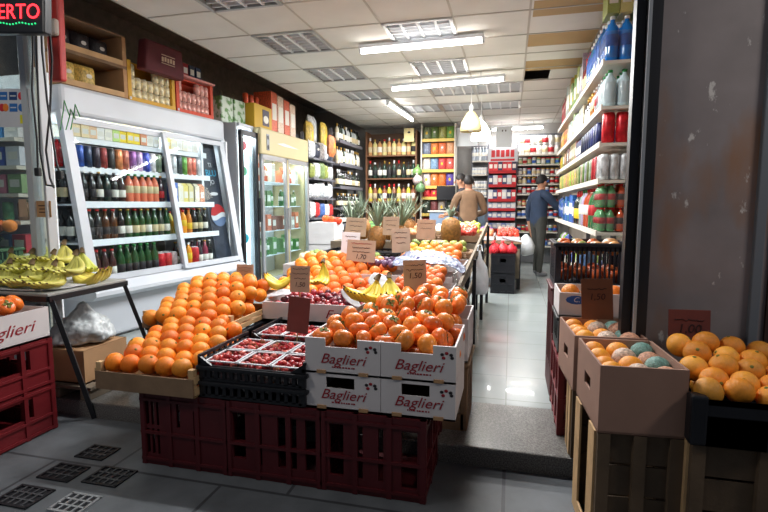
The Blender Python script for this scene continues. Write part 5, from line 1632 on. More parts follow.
for s_, z in enumerate(RZ):
    n = 6
    for i in range(n):
        c = RC[s_][(i + s_) % len(RC[s_])]
        prod('box', RM @ Vector((.06 + (rw - .12) * i / (n - 1), .1, z + .004)), c, f"{cname(c)} box, {OR(i, n)} on the {ORD[s_]} shelf up of the red display", None, None, size=(.085, .1, .12 if s_ < 4 else .19))
for px, py, w_, h_, lb in ((467, 137, .40, .34, 'white board on the back wall, behind the pendant lamps'), (504, 137, .29, .38, 'tall pale sheet hanging above the red display')):
    q = MB(); q.box((0, 0, 0), (w_, .02, h_)); q.box((w_ * .1, -.011, h_ * .3), (.02, .004, .03), 1); q.box((-w_ * .1, -.011, h_ * .3), (.02, .004, .03), 1)
    tag(obj('hanging_board', q, [mat('board_blue', (226, 230, 234), .6), 'ink'], loc=at(px, py, 9.72)), lb, 'notice board')
# counter and till at back left behind the customers
o = thing('shop_counter', 'shop counter behind the customer in beige', 'counter', (-.95, 9.36, 0))
q = MB(); q.box((0, 0, .5), (1.0, .42, 1.0), bev=.01); part('body', q, mat('counter_blue', (130, 150, 176), .6), o)
q = MB(); q.box((0, 0, 1.015), (1.06, .46, .03), bev=.008); part('top', q, 'shelf_cream', o)
o = thing('till_screen', 'dark till screen standing on the shop counter', 'screen', (-1.18, 9.36, 1.033), .2)
q = MB(); q.box((0, 0, .01), (.2, .18, .02), bev=.006); q.box((0, 0, .1), (.03, .03, .2)); part('stand', q, 'black_plastic', o)
q = MB(); q.box((0, -.02, .32), (.34, .03, .26), bev=.008); part('screen', q, 'black_plastic', o)

# ================================================================== right wall shelves
SX, SY0, SL, SD = .60, 3.88, 3.5, .47
SHZ = [.12, .50, .95, 1.325, 1.585, 1.84, 2.15]
o = thing('stocked_shelf_unit', 'long cream shelf unit along the right wall, stocked with drinks and packets', 'shelf unit', (SX, SY0, 0))
q = MB(); q.box((SD + .01, SL / 2, 1.35), (.02, SL, 2.68)); part('back_panel', q, 'shelf_cream', o)
for k in range(5):
    q = MB(); q.box((SD - .03, .02 + k * (SL - .04) / 4, 1.3), (.05, .035, 2.6)); part('upright', q, 'shelf_grey', o)
for z in SHZ:
    q = MB(); q.box((SD / 2 - .01, SL / 2, z - .015), (SD - .04, SL, .022)); q.box((.004, SL / 2, z - .012), (.012, SL, .04), 1); part('shelf', q, 'shelf_cream', o)
q = MB(); q.box((SD / 2 + .05, SL / 2, .05), (SD - .1, SL, .1)); part('plinth', q, 'shelf_grey', o)

SHN = {2: 'lowest', 3: 'third', 4: 'fourth', 5: 'fifth', 6: 'top'}
def pack(kind, x, y, z, nx, ny, col, label, lab, cap, sc=1, film_m=None, cat='multipack'):
    o = thing('drinks_pack', label, cat, (x, y, z))
    r = {'pet': .047, 'can': .035, 'tallcan': .035}[kind] * (sc if not isinstance(sc, tuple) else sc[0])
    for i in range(nx):
        for j in range(ny):
            body, lb, cm, one = prod_meshes(kind, lab, cap)
            c = link('bottle' if kind == 'pet' else 'can', one, o, ((2 * i + 1) * r, (2 * j + 1) * r, 0), (0, 0, R.uniform(0, 6)), sc, col)
    hh = {'pet': .2, 'can': .11, 'tallcan': .15}[kind] * (sc if not isinstance(sc, tuple) else sc[2])
    q = MB(); w_, d_ = 2 * r * nx, 2 * r * ny
    q.add([(-.003, -.003, .02), (w_ + .003, -.003, .02), (w_ + .003, d_ + .003, .02), (-.003, d_ + .003, .02), (-.003, -.003, hh), (w_ + .003, -.003, hh), (w_ + .003, d_ + .003, hh), (-.003, d_ + .003, hh)], [(0, 1, 5, 4), (1, 2, 6, 5), (2, 3, 7, 6), (3, 0, 4, 7)])
    part('wrap', q, film_m or 'film', o)
    return o
def water_body(kind, m):
    prod_meshes(kind, None, 'cap_white')
PROF['blue_pet'] = (PROF['pet'][0], PROF['pet'][1], PROF['pet'][2], 'plastic_blue')
mat('plastic_blue', (40, 120, 210), .25, objcol=True, var=.25, scale=20)
X0 = SX + .015
for kk, (i, xx) in enumerate(((0, 0), (1, .29))):
    pack('pet', X0 + .19 * i, SY0 + .03, SHZ[6] + .003, 2, 3, (36, 130, 220), ('blue six-pack of bottles at the near end of the top shelf, aisle side', 'blue six-pack of bottles at the near end of the top shelf, wall side')[i], 'label_blue', 'cap_white')
pack('pet', X0, SY0 + .03, SHZ[5] + .003, 2, 3, (206, 228, 234), 'clear water six-pack with green caps, near end of the fifth shelf, aisle side', None, 'cap_green', sc=(1, 1, .82))
pack('pet', X0 + .19, SY0 + .03, SHZ[5] + .003, 2, 3, (196, 220, 226), 'clear water six-pack with green caps, near end of the fifth shelf, wall side', None, 'cap_green', sc=(1, 1, .82))
for i in range(3):
    prod('tallcan', (X0 + .05 + .092 * i, SY0 + .08, SHZ[4] + .003), (196, 30, 40), f"large red can, {OR(i, 3)} of three at the near end of the fourth shelf", 'can', None, 0, 'cap_white', True, sc=(1.32, 1.32, 1.28))
pack('can', X0, SY0 + .03, SHZ[3] + .003, 3, 3, (214, 220, 222), 'white and green pack of cans at the near end of the third shelf', 0, 'cap_white', sc=(.95, .95, 1.45))
pack('can', X0 + .21, SY0 + .03, SHZ[3] + .003, 2, 3, (50, 46, 60), 'dark pack of cans beside the white one at the near end of the third shelf', 0, 'cap_white', sc=(.95, .95, 1.45))
for k in range(2):
    tr = ('lower', 'upper')[k]
    pack('pet', X0, SY0 + .03, SHZ[2] + .003 + .172 * k, 2, 4, (90, 150, 100), f'{tr} green drinks pack with red caps, near end of the lowest drinks shelf', 'label_red', 'cap_red', sc=(.62, .62, .55))
    pack('pet', X0 + .125, SY0 + .03, SHZ[2] + .003 + .172 * k, 4, 4, (196, 84, 50), f'{tr} orange-red drinks pack beside the green ones on the lowest drinks shelf', 'label_dark', 'cap_red', sc=(.62, .62, .55))
ROWS = {
    6: [('pet', (60, 140, 200), 'label_blue', 'cap_white')] * 6 + [('wine', (150, 40, 50), 'label_cream', 'cap_red')] * 3 + [('box', (206, 206, 190))] * 2 + [('box', (110, 160, 90)), ('box', (200, 190, 100)), ('bag2', (130, 170, 80))] * 3 + [('box', (180, 206, 196))] * 3 + [('bag3', (206, 50, 56))] * 5,
    5: [('pet', (206, 216, 220), 'label_red', 'cap_white')] * 2 + [('pet', (226, 130, 60), 'label_cream', 'cap_white')] * 2 + [('wine', (50, 40, 40), 'label_white', 'cap_gold')] * 3 + [('carton', (210, 210, 206))] * 6 + [('box', (180, 206, 170)), ('carton', (206, 200, 190))] * 3 + [('bag2', (206, 120, 60))] * 4 + [('bag3', (216, 196, 60))] * 3,
    4: [('tallcan', (50, 60, 130), 0, 'cap_white')] * 4 + [('tallcan', (40, 46, 80), 0, 'cap_white')] * 4 + [('carton', (90, 90, 130))] * 3 + [('box', (196, 170, 150))] * 4 + [('box', (150, 130, 110)), ('bag', (190, 150, 120))] * 4 + [('bag2', (206, 190, 60))] * 3,
    3: [('tallcan', (206, 60, 66), 0, 'cap_white'), ('tallcan', (196, 40, 50), 0, 'cap_white')] + [('tallcan', (206, 206, 190), 0, 'cap_white'), ('tallcan', (110, 150, 80), 0, 'cap_white')] * 3 + [('bag', (190, 176, 120)), ('bag2', (170, 180, 80))] * 5 + [('bag', (200, 190, 110))] * 5,
    2: [('pet', (60, 130, 80), 'label_red', 'cap_red')] * 2 + [('pet', (210, 110, 60), 'label_white', 'cap_red')] * 2 + [('pet', (206, 210, 206), 'label_white', 'cap_green')] * 2 + [('wine', (30, 50, 40), 'label_yellow', 'cap_red')] * 3 + [('box', (40, 90, 170)), ('box', (60, 130, 190))] * 4 + [('bag3', (50, 100, 180))] * 4,
    1: [('bag3', (90, 110, 180)), ('bag2', (150, 190, 90)), ('bag3', (206, 206, 214)), ('bag', (120, 160, 80))] * 4,
    0: [('box', (190, 60, 70)), ('bag3', (206, 200, 200)), ('box', (120, 40, 70)), ('box', (190, 190, 196))] * 4,
}
for s_, row in ROWS.items():
    n = len(row)
    y0 = SY0 + (.36 if s_ > 1 else .12)
    for i, it in enumerate(row):
        y = y0 + (SL - .45) * i / n + .04
        kind, col = it[0], tuple(int(v * R.uniform(.62, .85)) for v in it[1])
        z = SHZ[s_] + .003
        if s_ > 1:
            sn = f"the {SHN[s_]} drinks shelf on the right" if s_ == 2 else f"the {SHN[s_]} shelf on the right"
        else:
            sn = ('the floor-level shelf of the right wall unit', 'the low shelf of the right wall unit')[s_]
        gap = (SHZ[s_ + 1] - SHZ[s_] - .05) if s_ < 6 else .46
        if kind in ('bag', 'bag2', 'bag3', 'box', 'carton'):
            hh = min(gap, R.uniform(.22, .30) if s_ not in (6,) else R.uniform(.30, .42))
            prod(kind, (SX + .08, y, z), col, f"{cname(col)} {'packet' if kind.startswith('bag') else kind}, {OR(i, n, 'near', 'far')} along {sn}", 'packet' if kind.startswith('bag') else None, None, rz=-PI / 2 + R.uniform(-.1, .1), size=(.105, .10, hh))
        else:
            hk = {'pet': .31, 'wine': .30, 'tallcan': .17}[kind]
            sc = min(1.15, gap / hk)
            prod(kind, (SX + .065, y, z), col, f"{cname(col)} {'can' if 'can' in kind else 'bottle'}, {OR(i, n, 'near', 'far')} along {sn}", None, None, it[2], it[3], i < 8, sc=sc)
            prod(kind, (SX + .17, y + .01, z), col, f"{cname(col)} {'can' if 'can' in kind else 'bottle'} behind, {OR(i, n, 'near', 'far')} along {sn}", None, None, it[2], it[3], False, sc=sc)
for i in range(4):
    prod('box', (X0 + .04 + .085 * i, SY0 + .12, SHZ[6] + .318), (206, 196, 130) if i % 2 else (150, 160, 90), f"tall {'cream' if i % 2 else 'olive'} packet, {OR(i, 4)} of four lying on the blue six-packs", 'packet', None, size=(.08, .2, .2))
# packets along the foot of the shelves
for i, (c, y) in enumerate((((110, 150, 200), 3.6), ((170, 200, 70), 3.72), ((200, 206, 214), 3.84), ((206, 206, 210), 3.96))):
    prod('bag3', (.50 + .008 * i, y, .57), c, f"{cname(c)} packet, {OR(i, 4, 'near', 'far')} of four on the low stack behind the large black crate", 'packet', None, rz=-PI / 2, size=(.13, .12, .3))
t = tag(obj('plastic_crate', bin_mb(.2, .56, .55, [(.2, .8, .3, .7)], [(.1, .3, .2, .7), (.6, .9, .2, .7)]), 'red_plastic'), 'tall red crate at the foot of the right shelves, behind the large black crate', 'crate'); t.location = (.47, 3.78, .004)

# ================================================================== left foreground
for k in range(2):
    t = tag(obj('plastic_crate', bin_mb(.42, .5, .255, [(.2, .8, .45, .85)], [(.25, .75, .45, .85)], ribs=(.06, .36, .93)), 'red_plastic'),
            ('lower red plastic crate of the stack at the left edge', 'upper red plastic crate of the stack at the left edge')[k], 'crate')
    t.location = (-2.635, 1.895, -.088 + .258 * k)
baglieri((-2.625, 1.90, .43), .40, .49, .165, 0, 'white fruit carton with red lettering at the left edge, heaped with persimmons', True, face='side')
heap('persimmon', .097, (-2.80, -2.45), (1.67, 2.13), lambda u, v: .595 + .03 * v, PERS, 'the left edge carton')
# trestle table of bananas
o = thing('trestle_table', 'folding table with dark metal legs carrying the bananas at the left', 'table', (-2.8, 2.44, 0))
q = MB(); q.box((-.05, .02, .648), (.80, .58, .02), bev=.004); part('table_top', q, mat('table_top', (150, 150, 146), .6, var=.1), o)
q = MB()
for a, c in (((.35, -.27, .63), (.35, .31, .63)), ((-.45, -.27, .63), (-.45, .31, .63)), ((-.45, -.27, .63), (.35, -.27, .63)), ((-.45, .31, .63), (.35, .31, .63))):
    q.bar(a, c, .025, .03)
part('frame', q, 'dark_metal', o)
for sx in (.35, -.45):
    for y0, y1, zf in ((-.25, -.14, -.088), (.29, .42, .002)):
        q = MB(); q.bar((sx, y0, .625), (sx + (.13 if sx > 0 else 0), y1, zf), .025, .025); part('leg', q, 'dark_metal', o)
sheet('wrapping_paper', 'pale paper spread on the banana table', [[(-3.18, 2.2, .668), (-2.8, 2.19, .668), (-2.47, 2.2, .668)], [(-3.18, 2.45, .668), (-2.8, 2.45, .668), (-2.48, 2.45, .668)], [(-3.16, 2.70, .668), (-2.8, 2.71, .668), (-2.5, 2.70, .668)]], 'paper_white', 'paper', sub=4, crumple=.006)
GB = (196, 192, 96)
NBL = ['at the far left of the front row', 'second from left in the front row', 'third from left in the front row', 'rightmost in the front row, above the carton lettering', 'leftmost in the second row', 'second from left in the second row', 'third from left in the second row', 'rightmost in the second row', 'left of two piled on top', 'right of two piled on top']
for i in range(10):
    row = 0 if i < 4 else 1 if i < 8 else 2
    k = i if row == 0 else i - 4 if row == 1 else i - 8
    x = -3.06 + .165 * k + (.03 if row == 1 else .16 if row == 2 else 0)
    y, z = (2.33, .80) if row == 0 else (2.45, .85) if row == 1 else (2.56, .90)
    bunch((x, y, z), 9, 'greenish banana bunch ' + NBL[i] + ' on the table', GB if i % 3 else (206, 198, 96), rot=(R.uniform(-.1, .1), R.uniform(.30, .42), -PI / 2 + R.uniform(-.45, .35)), spread=1.5, sc=R.uniform(1.0, 1.1), dn=.10)
bunch((-2.70, 2.66, .84), 7, 'green-yellow bunch behind, against the white cooler', (190, 194, 84), rot=(0, .45, -.9), spread=1.2, sc=1.0, dn=.15)
bunch((-2.67, 2.60, .748), 5, 'yellow bunch of long bananas lying at the right end of the table', (216, 200, 100), rz=.05, spread=.5, sc=1.2, dn=.0)
bunch((-2.62, 2.50, .735), 4, 'four yellow bananas at the very corner of the table, tips pointing right', (222, 204, 96), rz=.25, spread=.5, sc=1.05, dn=.0)

# box and carrier bag under the table, wooden pallet
t = tag(obj('pallet', (lambda q: ([q.box((0, -.16 + .105 * i, .07), (.5, .09, .018)) for i in range(4)], [q.box((-.21 + .21 * i, 0, .032), (.06, .42, .058)) for i in range(3)], q)[-1])(MB()), 'wood_grey'), 'low wooden pallet under the cardboard box below the banana table', 'pallet')
t.location = (-2.60, 2.52, .003)
carton('cardboard_box', 'brown cardboard box under the banana table with a plastic bag over it', 'cardboard box', (-2.60, 2.52, .085), .36, .34, .20, 'cardboard', 'box_inside', lid=True)
q = MB(); n = 16
rows = [(.19, 0), (.21, .05), (.205, .11), (.17, .16), (.11, .20), (.05, .25), (.03, .30)]
vs, fs = [], []
for k, (r, z) in enumerate(rows):
    for i in range(n):
        g = 2 * PI * i / n
        w_ = 1 + .10 * math.sin(3 * g + k * 1.3) + .05 * math.sin(7 * g - k)
        vs.append((r * math.cos(g) * w_, r * math.sin(g) * w_, z))
for k in range(len(rows) - 1):
    for i in range(n): fs.append((k * n + i, k * n + (i + 1) % n, (k + 1) * n + (i + 1) % n, (k + 1) * n + i))
fs.append(tuple((len(rows) - 1) * n + i for i in range(n))); fs.append(tuple(reversed(range(n))))
q.add(vs, fs, 0, True)
bg = (obj('carrier_bag', q, mat('bag_pale', (186, 192, 194), .35, var=.1, bump=.8, bscale=14), loc=(-2.60, 2.54, .288), sc=(.85, .85, .8))); tag(bg, 'crumpled pale plastic bag on the cardboard box under the banana table', 'carrier bag')
md = bg.modifiers.new('sub', 'SUBSURF'); md.levels = md.render_levels = 3
tx = bpy.data.textures.new('crumple', 'CLOUDS'); tx.noise_scale = .09
md = bg.modifiers.new('crumple', 'DISPLACE'); md.texture = tx; md.strength = .06; md.texture_coords = 'LOCAL'

# goods seen through the shop window
WM2 = rack('window_shelf', 'shelf unit of packs behind the shop window at the left edge', (-4.12, 2.74, .003), .86, .3, 2.1, 0, [.45, .8, 1.03, 1.22, 1.41, 1.60], 'shelf_cream', 'shelf_cream', back='inner_white', sides=False)
WROW = {.80: [('box', (70, 110, 160)), ('box', (190, 60, 70)), ('box', (60, 120, 190)), ('box', (180, 180, 190))], 1.03: [('can', (90, 150, 110)), ('can', (130, 100, 80)), ('can', (60, 110, 170)), ('can', (80, 90, 110))],
        1.22: [('box', (190, 110, 130)), ('box', (130, 160, 110)), ('box', (196, 120, 140)), ('box', (110, 150, 110))], 1.41: [('box', (50, 80, 160)), ('box', (206, 210, 220)), ('box', (40, 60, 140)), ('box', (190, 200, 220))],
        1.60: [('box', (60, 130, 190)), ('box', (206, 206, 206)), ('box', (90, 160, 200)), ('box', (196, 200, 210))]}
for z, its in WROW.items():
    for i in range(6):
        k, c = its[i % 4]
        prod(k, (-4.03 + .137 * i, 2.82, z + .006), c, f"{cname(c)} {'can' if k == 'can' else 'pack'}, {OR(i, 6)} on the {['second', 'third', 'fourth', 'fifth', 'top'][list(WROW).index(z)]} shelf behind the shop window", 'can' if k == 'can' else 'pack', None, 0, 'cap_white', size=(.12, .1, .13), sc=1.05)
for i in range(10):
    fruit('zucchini', (-3.55 + R.uniform(-.03, .03), 2.575 + .014 * i, .86 + .006 * i + .03 * (i % 3)), .3, R.choice([(50, 84, 50), (60, 96, 56)]), f"dark green cucumber, {OR(i, 10, 'the front', 'the back')} of the heap behind the shop window", 'cucumber', rot=(0, 0, R.uniform(-.2, .2)))
for i in range(5):
    fruit('orange', (-3.72 + .1 * i, 2.69, 1.0), .09, R.choice(PERS), f"orange, {OR(i, 5)} behind the cucumbers in the shop window", 'orange', part=False)
t = tag(obj('fruit_tray', crate_mb(.7, .2, .10, 8, 4), mat('tray_green', (70, 110, 70), .5)), 'green tray of cucumbers behind the shop window', 'fruit tray'); t.location = (-3.62, 2.635, .755)
t = tag(obj('plastic_crate', crate_mb(.72, .2, .74, 8, 5), 'black_plastic'), 'tall black crate under the cucumber tray in the shop window', 'crate'); t.location = (-3.64, 2.635, .003)
o = thing('added_window_lamp', 'small added lamp strip brightening the shelf behind the shop window', 'lamp', (-3.69, 2.70, 2.25))  # lamp added to brighten the goods behind the window
q = MB(); q.box((0, 0, .015), (.7, .06, .03), bev=.006); part('housing', q, 'white_enamel', o)
q = MB(); q.tube([(-.33, -.005, -.01), (.33, -.005, -.01)], .010, 6); part('tube', q, 'tube_light', o)
area('added_window_glow', (0, -.02, -.03), (.66, .04), 9, rot=(-.5, 0, 0), parent=o)
# card-payment sticker sheet on the glass
p = at(13, 108, 2.485)
o = thing('sticker_sheet', 'white sticker sheet with payment card marks on the shop window', 'sticker', p, rot=(0, .05, 0))
o.scale = (1.15, 1, 1.15)
q = MB(); q.box((0, 0, 0), (.23, .002, .20)); part('sheet', q, 'paper_white', o)
cols = {'dark': mat('mark_navy', (40, 70, 120), .5), 'blue': mat('mark_blue', (50, 110, 180), .5), 'orange': mat('mark_orange', (232, 130, 50), .5), 'red': mat('mark_red', (206, 50, 60), .5), 'yellow': mat('mark_yellow', (220, 214, 40), .5)}
def mark(shape, x, z, c1, c2=None):
    q = MB()
    if shape == 'rect': q.box((x, -.0018, z), (.052, .0016, .042)); q.box((x, -.003, z), (.038, .001, .006), 1)
    elif shape == 'block': q.box((x, -.0018, z), (.056, .0016, .045))
    else:
        q.ball((x - .012, -.002, z), (.021, .001, .021), 14, 6, 0); q.ball((x + .012, -.0024, z), (.021, .001, .021), 14, 6, 1)
    part('card_mark', q, [c1, c2 or 'paper_white'], o)
mark('rect', .005, .062, 'mark_navy'); mark('circ', .07, .062, 'mark_red', 'mark_orange'); mark('rect', .005, .002, 'mark_blue'); mark('circ', .07, .002, 'mark_blue', 'mark_red'); mark('block', .075, -.058, 'mark_yellow')
mark('rect', -.06, .062, 'mark_blue'); mark('circ', -.06, .002, 'mark_red', 'mark_orange')
q = MB(); q.box((0, 0, 0), (.11, .002, .10)); q.box((0, -.0015, .02), (.08, .001, .006), 1); q.box((0, -.0015, 0), (.07, .001, .006), 1); q.box((0, -.0015, -.02), (.075, .001, .006), 1)
p = at(44, 209, 2.485); tag(obj('card_notice', q, ['cardboard', 'ink'], loc=p), 'small brown card notice taped to the glass above the bananas', 'notice')
q = MB(); q.box((0, 0, 0), (.06, .002, .11)); p = at(23, 208, 2.485); tag(obj('card_notice', q, ['sign_card'], loc=p), 'narrow brown card on the glass, left of the taped notice', 'notice')
# LED sign
p = at(13, 6, 2.1)
o = thing('led_sign', 'red LED shop sign reading APERTO at the top left corner', 'led sign', p + Vector((-.115, 0, 0)), rot=(0, .08, .0))
q = MB(); q.box((0, .03, 0), (.60, .05, .24), bev=.008); part('housing', q, 'black_plastic', o)
lt = lettering(o, 'APERTO', .098, 'led_red', (.082, .002, -.02), name='led_lettering', sc=(1.1, 1.05, 1))
q = MB()
for i in range(26):
    q.ball((-.25 + .02 * i, .003, -.074 + .004 * math.sin(i)), .0045, 6, 4)
part('led_row', q, 'led_green', o)
# red wrapped post with a clear box above the cooler end, cables
q = MB(); q.box((0, 0, .27), (.10, .05, .80), bev=.012); 
o = thing('red_post', 'red post beside the cooler, top left below the LED sign', 'post', at(57, 60, 2.62), rot=(0, .03, 0))
part('post', q, mat('red_paint', (170, 40, 34), .5, var=.25, scale=5), o)
q = MB(); q.box((.0, -.04, .18), (.11, .04, .10), bev=.015); part('junction_box', q, mat('dull_plastic', (150, 138, 128), .4, var=.2), o)
CB = [[(30, -8), (33, 40), (32, 90), (37, 140), (38, 172)], [(40, -8), (42, 50), (47, 100), (56, 160), (60, 175)], [(47, 0), (52, 60), (50, 110), (46, 150), (50, 178), (54, 188)], [(36, 30), (38, 90), (40, 150), (46, 185), (54, 186)]]
for i, pl in enumerate(CB):
    q = MB()
    pts = [at(x, y, 2.40 + .01 * i) for x, y in pl]
    sm = []
    for a, c in zip(pts[:-1], pts[1:]):
        for t_ in (0, .25, .5, .75): sm.append(a.lerp(c, t_))
    sm.append(pts[-1])
    q.tube(sm, .006, 6)
    o = obj('hanging_cable', q, 'cable'); tag(o, f"black cable hanging in front of the shop window frame, {OR(i, 4)} of four", 'cable')
    if i < 2:
        q = MB(); q.box(pts[-1], (.035, .025, .05), bev=.006); part('plug', q, 'cable', o)
q = MB()
for k, (dx, h_) in enumerate(((0, .2), (.05, .14), (.09, .17))):
    q.tube([(dx - .05, 0, 0), (dx - .02, .01, h_ * .7), (dx, .0, h_), (dx + .025, .01, h_ * .5)], .004, 5)
tag(obj('hanging_twine', q, 'cap_green', loc=at(66, 130, 2.9)), 'green ties hanging at the upper end of the cooler', 'ties')

# ================================================================== people
def person(name, label, loc, rz, joints, edges, mats_, regions, cloth, hair_c, head):
    """one continuous skinned figure; regions: joint name -> material index"""
    bm = bmesh.new()
    ly = bm.verts.layers.skin.verify()
    vv = {}
    for n, (p, r) in joints.items():
        v = bm.verts.new(p); vv[n] = v
        v[ly].radius = (r, r) if not isinstance(r, tuple) else r
    vv['pelvis'][ly].use_root = True
    for a, c in edges: bm.edges.new((vv[a], vv[c]))
    me = bpy.data.meshes.new(name); bm.to_mesh(me); bm.free()
    tmp = bpy.data.objects.new(name, me); COL.objects.link(tmp)
    md = tmp.modifiers.new('skin', 'SKIN'); md.use_smooth_shade = True; md.branch_smoothing = .3
    md = tmp.modifiers.new('sub', 'SUBSURF'); md.levels = md.render_levels = 2
    dg = bpy.context.evaluated_depsgraph_get()
    m2 = bpy.data.meshes.new_from_object(tmp.evaluated_get(dg))
    bpy.data.objects.remove(tmp)
    m2.materials.clear()
    for m in mats_: m2.materials.append(MATS[m])
    segs = [(Vector(joints[a][0]), Vector(joints[c][0]), a, c) for a, c in edges]
    for f in m2.polygons:
        best, bi = 9e9, 0
        for a, c, na, nc in segs:
            d = c - a; t = max(0, min(1, (f.center - a).dot(d) / max(1e-9, d.length_squared)))
            e = (f.center - (a + d * t)).length - .0
            if e < best: best, bi = e, regions.get(nc if t > .5 else na, 0)
        f.material_index = bi
        f.use_smooth = True
    o = link('person', m2, None, loc, (0, 0, rz))
    tag(o, label, 'person')
    hp, hr = Vector(head), .088
    q = MB()
    n, k = 16, 9
    vs, fs = [], []
    for j in range(k + 1):
        b_ = PI / 2 - j / k * PI * .62
        for i in range(n):
            a = 2 * PI * i / n
            back = .5 - .5 * math.sin(a)            # hair runs lower at the nape (-y is the back)
            bb = b_ if b_ > .25 else .25 + (b_ - .25) * back
            vs.append(hp + Vector((.083 * math.cos(bb) * math.cos(a), .101 * math.cos(bb) * math.sin(a) - .006, .118 * math.sin(bb) + .012)))
    for j in range(k):
        for i in range(n): fs.append((j * n + i, (j + 1) * n + i, (j + 1) * n + (i + 1) % n, j * n + (i + 1) % n))
    q.add(vs, fs, 0, True); part('hair', q, hair_c, o)
    for sx in (-1, 1):
        q = MB(); q.ball(hp + Vector((sx * .080, .0, -.012)), (.012, .022, .032), 8, 6); part('ear', q, 'skin', o)
        q = MB(); q.ball(hp + Vector((sx * .03, .088, .0)), (.011, .008, .007), 8, 6); part('eye', q, 'hair', o)
    q = MB(); q.ball(hp + Vector((0, .1, -.022)), (.013, .018, .022), 8, 6); part('nose', q, 'skin', o)
    q = MB(); q.ball(hp + Vector((0, .088, -.058)), (.024, .006, .007), 8, 6); part('mouth', q, mat('lip', (150, 90, 80), .5), o)
    return o
def hand(J, E, side, wr, d, s=1, curl=.3):
    """palm, four fingers and a thumb from the wrist joint"""
    wr, d = Vector(wr), Vector(d).normalized()
    a = d.cross(Vector((0, 1, 0))); a = a.normalized() if a.length > .1 else Vector((0, 0, 1))
    b_ = a.cross(d)
    J[side + 'palm'] = (wr + d * .05, (.024, .016)); E.append((side + 'wrist', side + 'palm'))
    for k, (off, L) in enumerate(((-.027, .062), (-.009, .072), (.010, .068), (.027, .054))):
        J[f'{side}f{k}a'] = (wr + d * .088 + a * off * .8, .0095); J[f'{side}f{k}b'] = (wr + d * (.088 + L * .5) + a * off + b_ * curl * .02, .009)
        J[f'{side}f{k}c'] = (wr + d * (.088 + L) + a * off + b_ * curl * .055, .0075)
        E.extend([(side + 'palm', f'{side}f{k}a'), (f'{side}f{k}a', f'{side}f{k}b'), (f'{side}f{k}b', f'{side}f{k}c')])
    J[side + 't1'] = (wr + d * .045 - a * .036, .011); J[side + 't2'] = (wr + d * .078 - a * .052 + b_ * .01, .009)
    E.extend([(side + 'palm', side + 't1'), (side + 't1', side + 't2')])
def body(h, lh, rh, le, re_, lk=(0, .03), hunch=0, jacket=1.0):
    """+y is forward; h = height; hands/elbows given"""
    s = h / 1.72
    J = {'pelvis': ((0, 0, .93 * s), (.145 * jacket, .105 * jacket)), 'belly': ((0, .0, 1.08 * s), (.15 * jacket, .105 * jacket)), 'chest': ((0, hunch * .3, 1.28 * s), (.165 * jacket, .115 * jacket)), 'collar': ((0, hunch * .7, 1.42 * s), (.095, .075)),
         'neck': ((0, hunch, 1.49 * s), .052), 'head': ((0, hunch + .02, 1.58 * s), (.076, .092)), 'crown': ((0, hunch + .015, 1.665 * s), (.06, .07))}
    E = [('pelvis', 'belly'), ('belly', 'chest'), ('chest', 'collar'), ('collar', 'neck'), ('neck', 'head'), ('head', 'crown')]
    for sd, sx, el, ha in (('l', -1, le, lh), ('r', 1, re_, rh)):
        J[sd + 'shoulder'] = ((sx * .19 * s, hunch * .5, 1.375 * s), .068 * jacket)
        J[sd + 'elbow'] = (tuple(v * s for v in el), .052 * jacket)
        J[sd + 'wrist'] = (tuple(v * s for v in ha), .034)
        E += [('collar', sd + 'shoulder'), (sd + 'shoulder', sd + 'elbow'), (sd + 'elbow', sd + 'wrist')]
        hand(J, E, sd, J[sd + 'wrist'][0], Vector(J[sd + 'wrist'][0]) - Vector(J[sd + 'elbow'][0]))
        k = lk[0 if sx < 0 else 1]
        J[sd + 'hip'] = ((sx * .085 * s, 0, .86 * s), .092); J[sd + 'knee'] = ((sx * .095 * s, k + .02, .48 * s), .062); J[sd + 'ankle'] = ((sx * .10 * s, k, .09 * s), .045)
        J[sd + 'heel'] = ((sx * .10 * s, k - .01, .045 * s), .042); J[sd + 'toe'] = ((sx * .115 * s, k + .15, .035 * s), (.042, .032))
        E += [('pelvis', sd + 'hip'), (sd + 'hip', sd + 'knee'), (sd + 'knee', sd + 'ankle'), (sd + 'ankle', sd + 'heel'), (sd + 'heel', sd + 'toe')]
    reg = {}
    for n in J:
        if n in ('neck', 'head', 'crown') or 'wrist' in n or 'palm' in n or n[1:2] in 'ft' and n[1:] not in ('toe',): reg[n] = 2
        elif n[1:] in ('hip', 'knee', 'ankle'): reg[n] = 1
        elif n[1:] in ('heel', 'toe'): reg[n] = 3
        else: reg[n] = 0
    return J, E, reg, (0, hunch + .02, 1.60 * s)
J, E_, rg, hd = body(1.60, (-.27, .05, .80), (.30, .42, 1.17), (-.25, -.02, 1.10), (.29, .16, 1.16), (.05, -.03), .03, 1.14)
person('person', 'person in a navy jacket reaching for the right wall shelves', (.43, 8.35, .002), -PI * .30, J, E_, ['navy_cloth', 'trouser_cloth', 'skin', 'shoe'], rg, None, 'hair', hd)
J, E_, rg, hd = body(1.60, (-.12, .32, 1.02), (.12, .32, 1.02), (-.29, .08, 1.10), (.29, .08, 1.10), (.0, .0), .05, 1.12)
person('person', 'person in a beige jacket seen from behind at the back counter', (-.66, 8.18, .002), .15, J, E_, ['beige_cloth', 'trouser_cloth', 'skin', 'shoe'], rg, None, 'hair', hd)
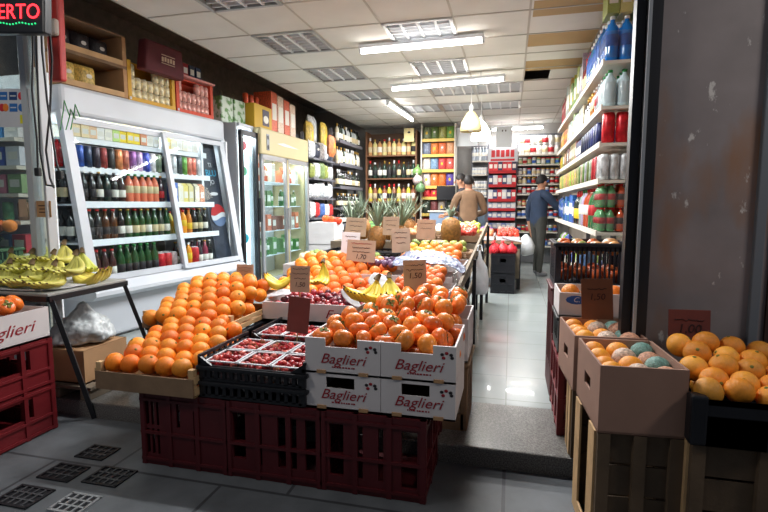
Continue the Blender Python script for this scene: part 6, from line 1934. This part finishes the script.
J, E_, rg, hd = body(1.66, (-.14, .30, 1.0), (.14, .30, 1.0), (-.28, .05, 1.08), (.28, .05, 1.08), (.0, .0), .04, 1.0)
person('person', 'person in dark clothes half hidden beyond the beige jacket', (-.79, 8.76, .002), PI * .5, J, E_, ['dark_cloth', 'dark_cloth', 'skin', 'shoe'], rg, None, 'hair', hd)
q = MB(); q.lathe([(.02, 0), (.12, .03), (.14, .16), (.09, .27), (.02, .34)], 10)
tag(obj('carrier_bag', q, 'white_plastic_film', loc=(.24, 8.12, .34)), 'white carrier bag hanging from the left hand of the person in navy', 'carrier bag')

# ================================================================== added front fill lamps and world light
wd = bpy.data.worlds.new('night'); S.world = wd; wd.use_nodes = True
wd.node_tree.nodes['Background'].inputs[0].default_value = (.36, .42, .52, 1)
wd.node_tree.nodes['Background'].inputs[1].default_value = .16
def front_fill_lamp(x, y, z, tgt, size, power, col, label):  # unseen lamp added to brighten the shop front
    """added fill lamp out of view, built on a bracket, shining at the shop front"""
    o = thing('added_fill_lamp', label, 'lamp', (x, y, z))
    h = thing_part = link('head', None, o)
    h.rotation_euler = (Vector(tgt) - Vector((x, y, z))).to_track_quat('-Z', 'Y').to_euler()
    q = MB(); q.box((0, 0, .05), (size[0] + .05, size[1] + .05, .09), bev=.015); obj('housing', q, 'dark_metal', h)
    q = MB(); q.box((0, 0, .0), (size[0], size[1], .008)); obj('lens', q, 'bulb_light', h)
    q = MB(); q.tube([(0, 0, .08), (0, (2.28 - y) * .5, .26), (0, 2.28 - y, .28)], .018, 8); obj('bracket', q, 'dark_metal', o)
    area('lamp_glow', (0, 0, -.012), size, power, color=col, parent=h)
b = MB(); b.box((-.6, 2.42, 3.05), (7.2, .26, .62)); struct('wall_lintel', b, 'wall_dark')
front_fill_lamp(-2.5, .7, 2.75, (-.8, 2.1, .3), (.5, .25), 11, (1, .97, .92), 'added fill lamp out of view above the left part of the shop front')
front_fill_lamp(2.3, 1.1, 2.75, (1.1, 2.3, 1.2), (.7, .28), 13, (1, .95, .92), 'added fill lamp out of view facing the dark pillar on the right')
